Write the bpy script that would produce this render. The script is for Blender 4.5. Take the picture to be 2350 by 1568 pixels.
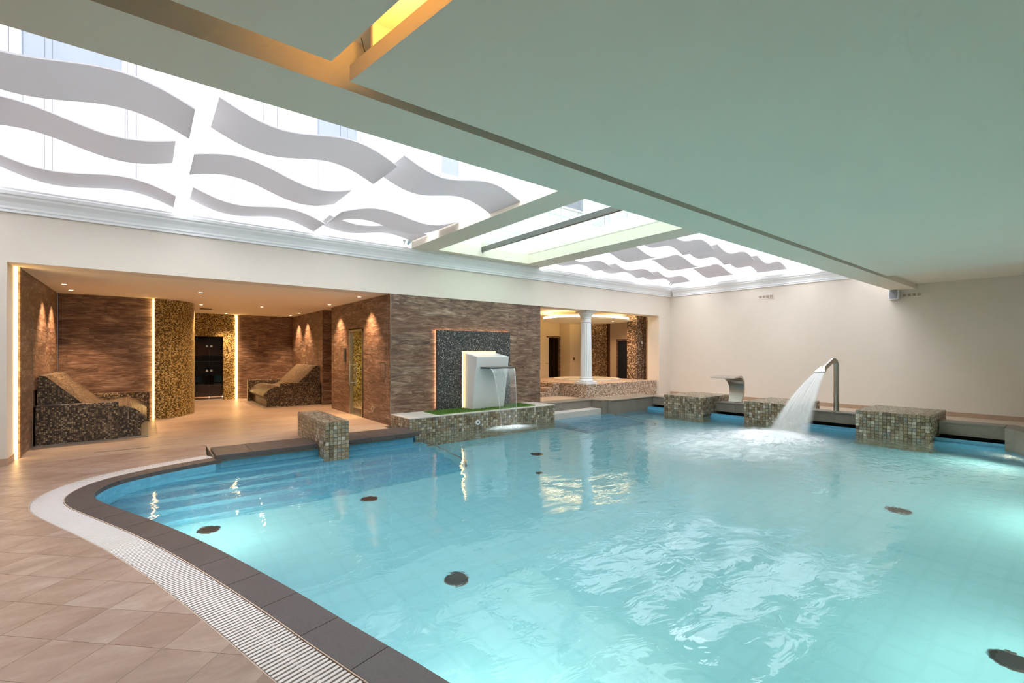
import bpy, bmesh, math, random
from mathutils import Vector, noise as mnoise
random.seed(7)
S = bpy.context.scene
for o in list(bpy.data.objects): bpy.data.objects.remove(o)
COL = S.collection
# ------------------------------------------------------------------ camera
CAMH = 1.55
cd = bpy.data.cameras.new('camera'); cam = bpy.data.objects.new('camera', cd); COL.objects.link(cam)
cam.location = (0, 0, CAMH)
cam.rotation_euler = (math.pi / 2, 0, -math.atan2(0.62028, 0.78438))
cd.sensor_width = 36; cd.lens = 36 * 1063.6 / 2350; cd.shift_y = 25 / 2350; cd.clip_start = .02
S.camera = cam
# ------------------------------------------------------------------ light and exposure
S.view_settings.view_transform = 'Standard'; S.view_settings.look = 'None'
S.view_settings.gamma = 1; S.view_settings.exposure = 0.0; S.view_settings.use_curve_mapping = False
SKY = 4.2            # radiance of the daylit opal glass of the roof light
POOL = .38           # factor on the underwater lamps
WARM = 1.0           # factor on the warm lamps
cy = S.cycles; cy.max_bounces = 8; cy.diffuse_bounces = 4; cy.glossy_bounces = 4; cy.transmission_bounces = 5; cy.transparent_max_bounces = 9
cy.use_adaptive_sampling = True; cy.adaptive_threshold = .14; cy.adaptive_min_samples = 24; cy.sample_clamp_indirect = 8
w = bpy.data.worlds.new('world'); S.world = w; w.use_nodes = True
w.node_tree.nodes['Background'].inputs[0].default_value = (.75, .85, 1, 1)
w.node_tree.nodes['Background'].inputs[1].default_value = 0.6

def area_light(name, loc, rot, sx, sy, power, col, shape='RECTANGLE', mis=True, spread=180):
    l = bpy.data.lights.new(name, 'AREA'); l.shape = shape; l.size = sx; l.size_y = sy; l.energy = power; l.color = col
    l.spread = math.radians(spread)
    if not mis: l.cycles.use_multiple_importance_sampling = False
    o = bpy.data.objects.new(name, l); COL.objects.link(o); o.location = loc; o.rotation_euler = rot
    return o
def spot_light(name, loc, power, col, ang=60, blend=.6, rad=.03, rot=(0, 0, 0)):
    l = bpy.data.lights.new(name, 'SPOT'); l.energy = power; l.color = col; l.spot_size = math.radians(ang); l.spot_blend = blend
    l.shadow_soft_size = rad
    o = bpy.data.objects.new(name, l); COL.objects.link(o); o.location = loc; o.rotation_euler = rot
    return o
# underwater lamps: inside the basin, in its side walls, shining across the water
AQ = (1.0, .97, .76)
for nm, p, yaw, pw in (('a', (.12, 5.75), -70, 85), ('b', (1.30, 1.85), -50, 95), ('c', (4.2, -.62), 5, 230), ('d', (8.0, -.50), 12, 175),
                       ('e', (11.32, 1.02), 70, 85)):
    area_light('underwater_lamp_light', (p[0], p[1], -.55), (math.radians(92), 0, math.radians(yaw)), .5, .3, pw * POOL, AQ, mis=False)

# ------------------------------------------------------------------ helpers
def lin(c):
    if isinstance(c, str):
        c = tuple(int(c[i:i + 2], 16) for i in (0, 2, 4))
    c = [v / 255 for v in c]
    return tuple(v / 12.92 if v <= .04045 else ((v + .055) / 1.055) ** 2.4 for v in c) + (1,)

class Mat:
    def __init__(s, name):
        s.m = bpy.data.materials.new(name); s.m.use_nodes = True; s.t = s.m.node_tree
        s.b = s.t.nodes['Principled BSDF']; s.out = s.t.nodes['Material Output']
    def n(s, typ, ins=None, **kw):
        nd = s.t.nodes.new(typ)
        for k, v in kw.items(): setattr(nd, k, v)
        for k, v in (ins or {}).items():
            if isinstance(v, bpy.types.NodeSocket): s.t.links.new(v, nd.inputs[k])
            else: nd.inputs[k].default_value = v
        return nd
    def link(s, a, b): s.t.links.new(a, b)
    def set(s, **kw):
        for k, v in kw.items():
            k = k.replace('_', ' ')
            if isinstance(v, bpy.types.NodeSocket): s.t.links.new(v, s.b.inputs[k])
            else: s.b.inputs[k].default_value = v
    def ramp(s, fac, stops, interp='LINEAR'):
        r = s.n('ShaderNodeValToRGB', {'Fac': fac}); r.color_ramp.interpolation = interp
        e = r.color_ramp.elements
        while len(e) < len(stops): e.new(.5)
        for i, (p, c) in enumerate(stops):
            e[i].position = p; e[i].color = lin(c) if not (isinstance(c, tuple) and len(c) == 4) else c
        return r.outputs['Color']
    def math(s, op, a, b=0.0, c=None):
        nd = s.t.nodes.new('ShaderNodeMath'); nd.operation = op
        for i, v in enumerate((a, b) if c is None else (a, b, c)):
            if isinstance(v, bpy.types.NodeSocket): s.t.links.new(v, nd.inputs[i])
            else: nd.inputs[i].default_value = v
        return nd.outputs[0]
    def mix(s, fac, a, b, mode='MIX'):
        nd = s.t.nodes.new('ShaderNodeMix'); nd.data_type = 'RGBA'; nd.blend_type = mode
        for i, v in ((0, fac), (6, a), (7, b)):
            if isinstance(v, bpy.types.NodeSocket): s.t.links.new(v, nd.inputs[i])
            else: nd.inputs[i].default_value = v
        return nd.outputs[2]
    def coord(s, what='Object'):
        return s.n('ShaderNodeTexCoord').outputs[what]
    def noise(s, vec, scale, detail=3, rough=.55, dist=0.0):
        return s.n('ShaderNodeTexNoise', {'Vector': vec, 'Scale': scale, 'Detail': detail, 'Roughness': rough, 'Distortion': dist}).outputs[0]
    def mapping(s, vec, loc=(0, 0, 0), rot=(0, 0, 0), scale=(1, 1, 1)):
        return s.n('ShaderNodeMapping', {'Vector': vec, 'Location': loc, 'Rotation': rot, 'Scale': scale}).outputs[0]
    def bump(s, h, strength=.3, dist=.01):
        nb = s.n('ShaderNodeBump', {'Height': h, 'Strength': strength, 'Distance': dist}).outputs[0]
        s.link(nb, s.b.inputs['Normal']); return nb
    def rnd(s):
        """random value per object and per island"""
        a = s.n('ShaderNodeObjectInfo').outputs['Random']; g = s.n('ShaderNodeNewGeometry').outputs['Random Per Island']
        return s.math('FRACT', s.math('ADD', s.math('MULTIPLY', a, 7.13), g))

def plain(name, col, rough=.6, metal=0.0, nscale=30, nb=.0, var=0.0, spec=None):
    m = Mat(name); c = lin(col)
    if var:
        f = m.noise(m.coord(), nscale)
        d = tuple(v * (1 - var) for v in c[:3]) + (1,); e = tuple(min(1, v * (1 + var)) for v in c[:3]) + (1,)
        m.set(Base_Color=m.mix(f, d, e))
    else: m.set(Base_Color=c)
    m.set(Roughness=rough, Metallic=metal)
    if spec is not None: m.b.inputs['Specular IOR Level'].default_value = spec
    if nb: m.bump(m.noise(m.coord(), nscale * 3), nb, .004)
    return m.m

def emit(name, col, st, base=None):
    m = Mat(name); m.set(Base_Color=lin(base or col), Emission_Color=lin(col), Emission_Strength=st, Roughness=.5)
    return m.m

M = {}
M['wall'] = plain('plaster_wall', (231, 219, 204), .75, nscale=6, var=.02)
M['wallwarm'] = plain('plaster_warm', (226, 205, 172), .75, nscale=6, var=.02)
M['ceil'] = plain('ceiling_paint', (246, 235, 217), .8, nscale=5, var=.015)
M['white'] = plain('white_paint', (250, 250, 250), .6, nscale=9, var=.01)
M['well'] = plain('white_shaft_paint', (244, 245, 248), .7, nscale=4, var=.01)
def m_wave():
    m = Mat('wave_panel_board'); m.set(Base_Color=m.mix(m.noise(m.coord(), 3), lin((206, 203, 204)), lin((211, 208, 208))), Roughness=.75)
    tl = m.n('ShaderNodeBsdfTranslucent', {0: lin((222, 218, 218))}); mx = m.n('ShaderNodeMixShader', {0: .35, 1: m.b.outputs[0], 2: tl.outputs[0]}); m.link(mx.outputs[0], m.out.inputs[0]); return m.m
M['wave'] = m_wave()
M['steel'] = plain('brushed_steel', (196, 190, 180), .28, 1.0, nscale=8, var=.06)
M['darksteel'] = plain('dark_steel', (120, 120, 118), .35, .9, nscale=10, var=.05)
M['chrome'] = plain('chrome', (225, 225, 225), .12, 1.0, nscale=10, var=.01)
M['dark'] = plain('dark_plastic', (22, 23, 26), .5, nscale=20, var=.05)
M['black'] = plain('painted_trough_shade', (10, 12, 14), .6, nscale=20, var=.05)
M['grout'] = plain('grey_grout', (92, 84, 72), .9, nscale=40, var=.1)
M['groutlight'] = plain('beige_grout', (198, 176, 156), .9, nscale=40, var=.06)
M['plastic'] = plain('white_plastic', (232, 230, 228), .45, nscale=15, var=.01)
M['cable'] = plain('steel_cable', (78, 78, 84), .5, .0, nscale=30, var=.03)
M['grate'] = plain('white_grate_plastic', (226, 217, 214), .45, nscale=25, var=.02)
M['led'] = emit('led_warm', (255, 214, 140), 9 * WARM)
M['led2'] = emit('led_warm_soft', (255, 212, 170), 14 * WARM)
M['led3'] = emit('led_cove', (255, 196, 104), 48 * WARM)
M['ledw'] = emit('led_ring', (255, 232, 180), 6 * WARM)
M['lamp'] = emit('lamp_glow', (255, 236, 205), 14 * WARM)
M['skyglass'] = emit('opal_roof_glass', (246, 249, 255), SKY)

def m_floor():
    m = Mat('beige_stone_tile'); co = m.coord(); r = m.rnd()
    off = m.n('ShaderNodeCombineXYZ', {0: m.math('MULTIPLY', r, 37.0), 1: m.math('MULTIPLY', r, 91.0)}).outputs[0]
    v = m.n('ShaderNodeVectorMath', {0: co, 1: off}, operation='ADD').outputs[0]
    v2 = m.mapping(v, rot=(0, 0, .78), scale=(1, 2.6, 1))
    f = m.noise(v2, 2.2, 6, .6, .6); g = m.noise(v, 26, 5, .65); h = m.noise(v, 90, 3, .6)
    base = m.ramp(f, [(.3, (146, 123, 109)), (.5, (166, 143, 129)), (.68, (180, 163, 150))])
    tint = m.ramp(r, [(0, (238, 226, 218)), (.5, (255, 250, 245)), (1, (246, 240, 240))])
    c = m.mix(1.0, base, tint, 'MULTIPLY')
    c = m.mix(m.math('MULTIPLY', g, .35), c, lin((128, 102, 86)))
    sp = m.ramp(h, [(.66, (255, 255, 255)), (.74, (196, 180, 168))])
    c = m.mix(.6, c, sp, 'MULTIPLY')
    m.set(Base_Color=c, Roughness=m.math('MULTIPLY_ADD', g, .25, .28)); m.bump(m.math('ADD', g, m.math('MULTIPLY', h, .4)), .15, .004)
    return m.m
M['floor'] = m_floor()
def m_relaxfloor():
    m = Mat('beige_plank_tile'); co = m.coord()
    v = m.mapping(co, rot=(0, 0, .78), scale=(.5, 3, 1))
    f = m.noise(v, 3, 6, .6, .5); g = m.noise(co, 30, 4)
    c = m.ramp(f, [(.3, (152, 130, 112)), (.55, (172, 151, 132)), (.75, (184, 166, 149))])
    m.set(Base_Color=c, Roughness=m.math('MULTIPLY_ADD', g, .2, .3)); m.bump(g, .1, .003)
    return m.m
M['relaxfloor'] = m_relaxfloor()
def m_wood():
    m = Mat('wood_look_plank'); co = m.coord(); r = m.rnd()
    off = m.n('ShaderNodeCombineXYZ', {0: m.math('MULTIPLY', r, 53.0), 1: m.math('MULTIPLY', r, 19.0), 2: m.math('MULTIPLY', r, 71.0)}).outputs[0]
    v = m.n('ShaderNodeVectorMath', {0: co, 1: off}, operation='ADD').outputs[0]
    big = m.noise(m.mapping(v, scale=(1.0, 1.0, 4.5)), 1.5, 4, .62, 1.8)
    grain = m.noise(m.mapping(v, scale=(1.5, 1.5, 17)), 2.2, 5, .66, 1.2)
    fine = m.noise(m.mapping(v, scale=(5, 5, 110)), 2.0, 3, .65, .4)
    f = m.math('ADD', m.math('MULTIPLY', big, .5), m.math('MULTIPLY', grain, .5))
    c = m.ramp(f, [(.36, (66, 49, 40)), (.46, (108, 84, 69)), (.54, (143, 116, 97)), (.64, (190, 165, 142))])
    c = m.mix(m.math('MULTIPLY', r, .28), c, lin((128, 86, 62)))
    c = m.mix(.35, c, m.ramp(fine, [(.3, (140, 130, 120)), (.65, (255, 255, 255))]), 'MULTIPLY')
    m.set(Base_Color=c, Roughness=m.math('MULTIPLY_ADD', grain, .2, .38)); m.bump(m.math('ADD', grain, m.math('MULTIPLY', fine, .5)), .25, .004)
    return m.m
M['wood'] = m_wood()
def m_tile():
    m = Mat('slate_mosaic_tile'); r = m.rnd(); co = m.coord()
    f = m.noise(m.mapping(co, scale=(14, 14, 22)), 2.0, 4, .6, .4)
    off = m.math('MULTIPLY', r, 50.0); v = m.n('ShaderNodeVectorMath', {0: co, 1: off}, operation='ADD').outputs[0]
    g = m.noise(v, 38, 4, .6, .5)
    c = m.ramp(r, [(0, (124, 104, 86)), (.12, (164, 145, 122)), (.26, (152, 147, 134)), (.40, (182, 171, 150)), (.54, (146, 127, 98)), (.66, (196, 186, 168)), (.78, (168, 150, 120)), (.9, (222, 212, 198)), (.96, (146, 150, 148))], 'CONSTANT')
    c = m.mix(.75, c, m.ramp(g, [(.3, (150, 138, 122)), (.5, (226, 219, 208)), (.7, (255, 255, 250))]), 'MULTIPLY')
    m.set(Base_Color=m.mix(.12, c, lin((140, 128, 108))), Roughness=m.math('MULTIPLY_ADD', g, .22, .16)); m.bump(g, .3, .004)
    return m.m
M['tile'] = m_tile()
def m_mosaic(name, size, stops, grout, rough=.28, bump=.5, spark=0):
    m = Mat(name); uv = m.coord('UV')
    v = m.n('ShaderNodeVectorMath', {0: uv, 1: (1 / size, 1 / size, 1)}, operation='MULTIPLY').outputs[0]
    cell = m.n('ShaderNodeVectorMath', {0: v}, operation='FLOOR').outputs[0]
    fr = m.n('ShaderNodeVectorMath', {0: v}, operation='FRACTION').outputs[0]
    wn = m.n('ShaderNodeTexWhiteNoise', {'Vector': cell}, noise_dimensions='3D')
    c = m.ramp(wn.outputs['Value'], stops, 'CONSTANT')
    sx = m.n('ShaderNodeSeparateXYZ', {0: fr})
    def edge(s): return m.math('MINIMUM', s, m.math('SUBTRACT', 1.0, s))
    e = m.math('MINIMUM', edge(sx.outputs[0]), edge(sx.outputs[1]))
    k = m.n('ShaderNodeMapRange', {0: e, 1: .04, 2: .12}).outputs[0]
    m.set(Base_Color=m.mix(k, lin(grout), c), Roughness=m.math('MULTIPLY_ADD', k, -(.8 - rough), .8)); m.bump(k, bump, .003)
    return m.m
M['gold'] = m_mosaic('gold_mosaic', .026, [(0, (84, 66, 34)), (.18, (136, 110, 58)), (.36, (178, 150, 84)), (.58, (208, 182, 112)), (.8, (232, 210, 146)), (.93, (110, 92, 52))], (62, 52, 34))
M['brownmosaic'] = m_mosaic('brown_mosaic', .026, [(0, (50, 41, 34)), (.3, (80, 66, 52)), (.55, (108, 90, 68)), (.75, (138, 116, 88)), (.9, (170, 148, 114))], (58, 50, 42))
M['blackmosaic'] = m_mosaic('black_mosaic', .022, [(0, (44, 45, 46)), (.3, (70, 70, 70)), (.55, (92, 91, 88)), (.78, (118, 116, 111)), (.92, (168, 163, 154))], (46, 45, 44))
M['pool'] = m_mosaic('pool_lining', .25, [(0, (136, 196, 209)), (.5, (137, 197, 210)), (1, (138, 198, 211))], (134, 194, 207), .5, .0)
M['poolblue'] = m_mosaic('blue_pool_mosaic', .05, [(0, (88, 156, 186)), (.4, (96, 164, 192)), (.8, (104, 171, 198))], (98, 165, 192), .4, .05)
def m_pebble():
    m = Mat('pebble_facing'); co = m.coord()
    vo = m.n('ShaderNodeTexVoronoi', {'Vector': co, 'Scale': 42.0}); r = m.n('ShaderNodeTexWhiteNoise', {'Vector': vo.outputs['Color']}).outputs['Value']
    c = m.ramp(r, [(0, (96, 70, 54)), (.25, (150, 120, 98)), (.5, (184, 158, 134)), (.75, (208, 190, 170)), (1, (228, 216, 200))])
    m.set(Base_Color=c, Roughness=.5); m.bump(vo.outputs['Distance'], -.5, .01); return m.m
M['pebble'] = m_pebble()
def m_pebbledark():
    m = Mat('dark_pebble_mosaic'); co = m.coord()
    vo = m.n('ShaderNodeTexVoronoi', {'Vector': co, 'Scale': 34.0}); r = m.n('ShaderNodeTexWhiteNoise', {'Vector': vo.outputs['Color']}).outputs['Value']
    c = m.ramp(r, [(0, (52, 38, 32)), (.35, (92, 68, 54)), (.7, (132, 102, 80)), (.9, (214, 190, 160))])
    m.set(Base_Color=c, Roughness=.35); m.bump(vo.outputs['Distance'], -.5, .01); return m.m
M['pebbledark'] = m_pebbledark()
def m_stone(name, a, b, rough=.5):
    m = Mat(name); co = m.coord(); r = m.rnd()
    v = m.n('ShaderNodeVectorMath', {0: co, 1: m.math('MULTIPLY', r, 40.0)}, operation='ADD').outputs[0]
    f = m.noise(v, 5, 6, .6); g = m.noise(v, 60, 4, .7); h = m.noise(v, 220, 2)
    c = m.mix(f, lin(a), lin(b)); c = m.mix(.35, c, m.ramp(g, [(.35, (150, 150, 150)), (.65, (255, 255, 255))]), 'MULTIPLY')
    c = m.mix(m.math('MULTIPLY', r, .12), c, lin(b))
    m.set(Base_Color=c, Roughness=m.math('MULTIPLY_ADD', f, .3, rough - .15)); m.bump(m.math('ADD', g, h), .2, .003); return m.m
M['coping'] = m_stone('dark_basalt', (70, 62, 60), (92, 83, 80), .45)
M['kerb'] = m_stone('grey_stone', (122, 114, 102), (158, 148, 134), .48)
M['lightstone'] = m_stone('pale_stone', (196, 188, 178), (222, 214, 204), .55)
M['decktile'] = m_stone('beige_deck_tile', (204, 180, 156), (222, 200, 178), .45)
M['basetile'] = m_stone('beige_base_tile', (186, 154, 126), (204, 172, 144), .5)
M['body'] = plain('white_mosaic_body', (226, 222, 220), .3, nscale=120, nb=.3, var=.08)
M['column'] = plain('column_stucco', (244, 243, 243), .55, nscale=12, var=.01)
def m_turf():
    m = Mat('artificial_turf'); r = m.n('ShaderNodeNewGeometry').outputs['Random Per Island']
    m.set(Base_Color=m.ramp(r, [(0, (58, 92, 24)), (.5, (84, 124, 40)), (1, (112, 146, 58))]), Roughness=.7); return m.m
M['turf'] = m_turf()
def m_glass(name, col=(1, 1, 1, 1), f=.12, rough=.02):
    m = Mat(name); tr = m.n('ShaderNodeBsdfTransparent', {0: col}); gl = m.n('ShaderNodeBsdfGlossy', {'Color': (1, 1, 1, 1), 'Roughness': rough})
    fc = m.n('ShaderNodeLayerWeight', {'Blend': .5}).outputs['Facing']; sch = m.math('MULTIPLY_ADD', m.math('POWER', fc, 5.0), .9, f * .3)
    mx = m.n('ShaderNodeMixShader', {0: sch, 1: tr.outputs[0], 2: gl.outputs[0]})
    m.link(mx.outputs[0], m.out.inputs[0]); return m.m
M['glass'] = m_glass('clear_glass', (.93, .97, .95, 1))
M['bridgeglass'] = m_glass('bridge_glass', (.82, .9, .86, 1), .3)
M['darkglass'] = m_glass('smoked_glass', (.34, .24, .20, 1))
M['bluepane'] = plain('blue_grey_pane', (128, 136, 156), .15, nscale=2, var=.02)
SPL = (9.9, 3.85)      # where the shower strikes the water
WFL = (6.37, 8.12)     # where the sheet of the water wall strikes
def m_water():
    m = Mat('pool_water'); co = m.coord()
    ge = m.n('ShaderNodeNewGeometry').outputs['Position']
    v1 = m.mapping(co, rot=(0, 0, .6), scale=(1, 1.5, 1))
    n1 = m.noise(v1, .9, 2, .5, .5); n2 = m.noise(v1, 3.6, 3, .55, .8); n3 = m.noise(co, 14, 2, .5, .4)
    def near(p, a, b):
        d = m.n('ShaderNodeVectorMath', {0: ge, 1: (p[0], p[1], -.13)}, operation='DISTANCE').outputs['Value']
        return m.n('ShaderNodeMapRange', {0: d, 1: a, 2: b, 3: 1.0, 4: 0.0}, interpolation_type='SMOOTHSTEP').outputs[0]
    ag = m.math('MAXIMUM', near(SPL, .3, 5.5), near(WFL, .1, 2.2))
    amp = m.math('MULTIPLY_ADD', ag, 2.6, .45)
    h = m.math('ADD', m.math('MULTIPLY', n1, 1.4), m.math('MULTIPLY', m.math('ADD', m.math('MULTIPLY', n2, .55), m.math('MULTIPLY', n3, m.math('MULTIPLY', ag, .10))), amp))
    bp = m.n('ShaderNodeBump', {'Height': h, 'Strength': 1.0, 'Distance': .013}).outputs[0]
    m.set(Base_Color=(.86, .975, .98, 1), Roughness=.03, Transmission_Weight=1.0, IOR=1.40); m.link(bp, m.b.inputs['Normal'])
    return m.m
M['water'] = m_water()
def m_foam(name, dens=1.0, sc=9, col=(240, 244, 246)):
    m = Mat(name); uv = m.coord('UV')
    l = m.n('ShaderNodeVectorMath', {0: uv}, operation='LENGTH').outputs['Value']
    fall = m.n('ShaderNodeMapRange', {0: l, 1: .15, 2: 1.0, 3: 1.0, 4: 0.0}, interpolation_type='SMOOTHSTEP').outputs[0]
    co = m.coord(); n = m.noise(m.mapping(co, rot=(0, 0, .5), scale=(1, 1.8, 1)), sc, 6, .65, 1.0)
    a = m.math('MULTIPLY', m.math('MULTIPLY', fall, dens), m.n('ShaderNodeMapRange', {0: m.math('ADD', n, m.math('MULTIPLY', fall, .22)), 1: .34, 2: .82}).outputs[0])
    a.node.use_clamp = True
    m.set(Base_Color=lin(col), Roughness=.9, Alpha=a, Subsurface_Weight=0.0); return m.m
M['foam'] = m_foam('white_foam', 1.6, 4); M['foamthin'] = m_foam('thin_foam', .75, 2.2); M['foam2'] = m_foam('fall_foam', 1.2, 9)
def m_stream(name, dens, fx, fy):
    m = Mat(name); uv = m.coord('UV')
    n = m.noise(m.mapping(uv, scale=(fx, fy, 1)), 1.0, 4, .6)
    a = m.n('ShaderNodeMapRange', {0: n, 1: .32, 2: .72, 3: dens * .3, 4: dens}).outputs[0]
    su = m.n('ShaderNodeSeparateXYZ', {0: uv})
    return m, a, su
def m_spray():
    m, a, su = m_stream('spray_water', .62, 40, 1.0)
    fade = m.n('ShaderNodeMapRange', {0: su.outputs[1], 1: 0.0, 2: 1.0, 3: 1.15, 4: .38}).outputs[0]
    e = m.math('MINIMUM', su.outputs[0], m.math('SUBTRACT', 1.0, su.outputs[0]))
    ef = m.n('ShaderNodeMapRange', {0: e, 1: 0.0, 2: .08, 3: .25, 4: 1.0}).outputs[0]
    m.set(Base_Color=lin((238, 238, 236)), Roughness=.5, Alpha=m.math('MULTIPLY', m.math('MULTIPLY', a, fade), ef)); return m.m
M['spray'] = m_spray()
def m_fall():
    m, a, su = m_stream('falling_sheet', .34, 16, .5)
    e = m.math('MINIMUM', su.outputs[0], m.math('SUBTRACT', 1.0, su.outputs[0]))
    ef = m.n('ShaderNodeMapRange', {0: e, 1: 0.0, 2: .05, 3: .62, 4: .0}).outputs[0]
    top = m.n('ShaderNodeMapRange', {0: su.outputs[1], 1: 0.0, 2: .35, 3: .3, 4: .0}).outputs[0]
    al = m.math('ADD', m.math('ADD', m.math('MULTIPLY', a, .5), ef), top); al.node.use_clamp = True
    m.set(Base_Color=lin((228, 228, 226)), Roughness=.15, Alpha=al); return m.m
M['fall'] = m_fall()

# ------------------------------------------------------------------ mesh building
class MB:
    def __init__(s): s.v = []; s.f = []; s.uv = None
    def add(s, vs, fs):
        o = len(s.v); s.v += [tuple(p) for p in vs]; s.f += [tuple(i + o for i in f) for f in fs]; return s
    def box(s, x0, x1, y0, y1, z0, z1):
        return s.add([(x0, y0, z0), (x1, y0, z0), (x1, y1, z0), (x0, y1, z0), (x0, y0, z1), (x1, y0, z1), (x1, y1, z1), (x0, y1, z1)],
                     [(0, 3, 2, 1), (4, 5, 6, 7), (0, 1, 5, 4), (1, 2, 6, 5), (2, 3, 7, 6), (3, 0, 4, 7)])
    def bbox(s, x0, x1, y0, y1, z0, z1, b=.01):
        """box with bevelled edges"""
        bm = bmesh.new(); bmesh.ops.create_cube(bm, size=1)
        for v in bm.verts: v.co = Vector((x0 + (v.co.x + .5) * (x1 - x0), y0 + (v.co.y + .5) * (y1 - y0), z0 + (v.co.z + .5) * (z1 - z0)))
        bmesh.ops.bevel(bm, geom=list(bm.edges), offset=b, segments=2, affect='EDGES', profile=.5)
        bm.verts.index_update(); s.add([v.co[:] for v in bm.verts], [[v.index for v in f.verts] for f in bm.faces]); bm.free(); return s
    def prism(s, poly, z0, z1):
        n = len(poly)
        a = sum(poly[i][0] * poly[(i + 1) % n][1] - poly[(i + 1) % n][0] * poly[i][1] for i in range(n))
        if a < 0: poly = poly[::-1]
        return s.add([(x, y, z0) for x, y in poly] + [(x, y, z1) for x, y in poly],
                     [tuple(range(n - 1, -1, -1)), tuple(range(n, 2 * n))] + [(i, (i + 1) % n, (i + 1) % n + n, i + n) for i in range(n)])
    def tube(s, path, r, n=12, cap=True):
        pts = [Vector(p) for p in path]; rings = []; rr = r if isinstance(r, (list, tuple)) else [r] * len(pts)
        u = None
        for i, p in enumerate(pts):
            t = (pts[min(i + 1, len(pts) - 1)] - pts[max(i - 1, 0)]).normalized()
            if u is None: u = t.cross(Vector((0, 0, 1)) if abs(t.z) < .9 else Vector((0, 1, 0))).normalized()
            else: u = (u - t * u.dot(t)).normalized()
            w_ = t.cross(u)
            rings.append([p + (u * math.cos(2 * math.pi * k / n) + w_ * math.sin(2 * math.pi * k / n)) * rr[i] for k in range(n)])
        vs = [q for rg in rings for q in rg]; fs = []
        for i in range(len(pts) - 1):
            for k in range(n): fs.append((i * n + k, i * n + (k + 1) % n, (i + 1) * n + (k + 1) % n, (i + 1) * n + k))
        if cap: fs += [tuple(range(n - 1, -1, -1)), tuple(range((len(pts) - 1) * n, len(pts) * n))]
        return s.add(vs, fs)
    def lathe(s, prof, cx, cy, n=32):
        vs = []; fs = []; m = len(prof)
        for k in range(n):
            a = 2 * math.pi * k / n
            for r, z in prof: vs.append((cx + r * math.cos(a), cy + r * math.sin(a), z))
        for k in range(n):
            for j in range(m - 1): fs.append((k * m + j, ((k + 1) % n) * m + j, ((k + 1) % n) * m + j + 1, k * m + j + 1))
        return s.add(vs, fs)
    def grid(s, fn, nu, nv):
        vs = [fn(i / nu, j / nv) for i in range(nu + 1) for j in range(nv + 1)]
        fs = [(i * (nv + 1) + j, (i + 1) * (nv + 1) + j, (i + 1) * (nv + 1) + j + 1, i * (nv + 1) + j + 1) for i in range(nu) for j in range(nv)]
        return s.add(vs, fs)
    def sweep(s, prof, a, b, close=True):
        """profile points (list of 3D offsets) swept from offset a to b"""
        n = len(prof)
        vs = [tuple(Vector(p) + Vector(a)) for p in prof] + [tuple(Vector(p) + Vector(b)) for p in prof]
        fs = [(i, (i + 1) % n, (i + 1) % n + n, i + n) for i in range(n)] + [tuple(range(n - 1, -1, -1)), tuple(range(n, 2 * n))]
        return s.add(vs, fs)
    def build(s, name, mat, parent=None, origin=None, smooth=False, uvfn=None, kind=None, fixn=True):
        if origin is None:
            xs = [p[0] for p in s.v]; ys = [p[1] for p in s.v]; zs = [p[2] for p in s.v]
            origin = ((min(xs) + max(xs)) / 2, (min(ys) + max(ys)) / 2, min(zs))
        me = bpy.data.meshes.new(name)
        me.from_pydata([(p[0] - origin[0], p[1] - origin[1], p[2] - origin[2]) for p in s.v], [], s.f)
        if fixn:
            bm = bmesh.new(); bm.from_mesh(me); bmesh.ops.recalc_face_normals(bm, faces=bm.faces); bm.to_mesh(me); bm.free()
        uvl = me.uv_layers.new(name='UVMap')
        for p in me.polygons:
            nx, ny, nz = (abs(c) for c in p.normal)
            for li in p.loop_indices:
                co = s.v[me.loops[li].vertex_index] if not uvfn else None
                if uvfn: uvl.data[li].uv = uvfn(me.loops[li].vertex_index)
                elif nz >= nx and nz >= ny: uvl.data[li].uv = (co[0], co[1])
                elif nx >= ny: uvl.data[li].uv = (co[1], co[2])
                else: uvl.data[li].uv = (co[0], co[2])
            if smooth: p.use_smooth = True
        me.materials.append(M[mat] if isinstance(mat, str) else mat)
        return place(name, me, parent, origin, kind)
def wloc(o):
    v = Vector((0, 0, 0))
    while o: v += o.location; o = o.parent
    return v
def place(name, me, parent, origin, kind=None):
    o = bpy.data.objects.new(name, me); COL.objects.link(o)
    if parent: o.parent = parent; o.location = Vector(origin) - wloc(parent)
    else: o.location = origin
    if kind: o['kind'] = kind
    return o
def autosmooth(o, deg=35):
    me = o.data
    for p in me.polygons: p.use_smooth = True
    bm = bmesh.new(); bm.from_mesh(me)
    for e in bm.edges:
        if len(e.link_faces) == 2 and e.calc_face_angle(0) > math.radians(deg): e.smooth = False
    bm.to_mesh(me); bm.free(); return o
def thing(name, label, cat, loc, group=None, kind=None):
    o = bpy.data.objects.new(name, None); COL.objects.link(o); o.location = loc; o.empty_display_size = .1
    if label: o['label'] = label
    if cat: o['category'] = cat
    if group: o['group'] = group
    if kind: o['kind'] = kind
    return o
def tag(o, label, cat=None, group=None):
    o['label'] = label
    if cat: o['category'] = cat
    if group: o['group'] = group
    return o
def struct(o, label=None):
    o['kind'] = 'structure'
    if label: o['label'] = label
    return o
def box(name, mat, b, parent=None, bev=0, **k):
    mb = MB()
    (mb.bbox(*b, b=bev) if bev else mb.box(*b)); return mb.build(name, mat, parent, **k)

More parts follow.
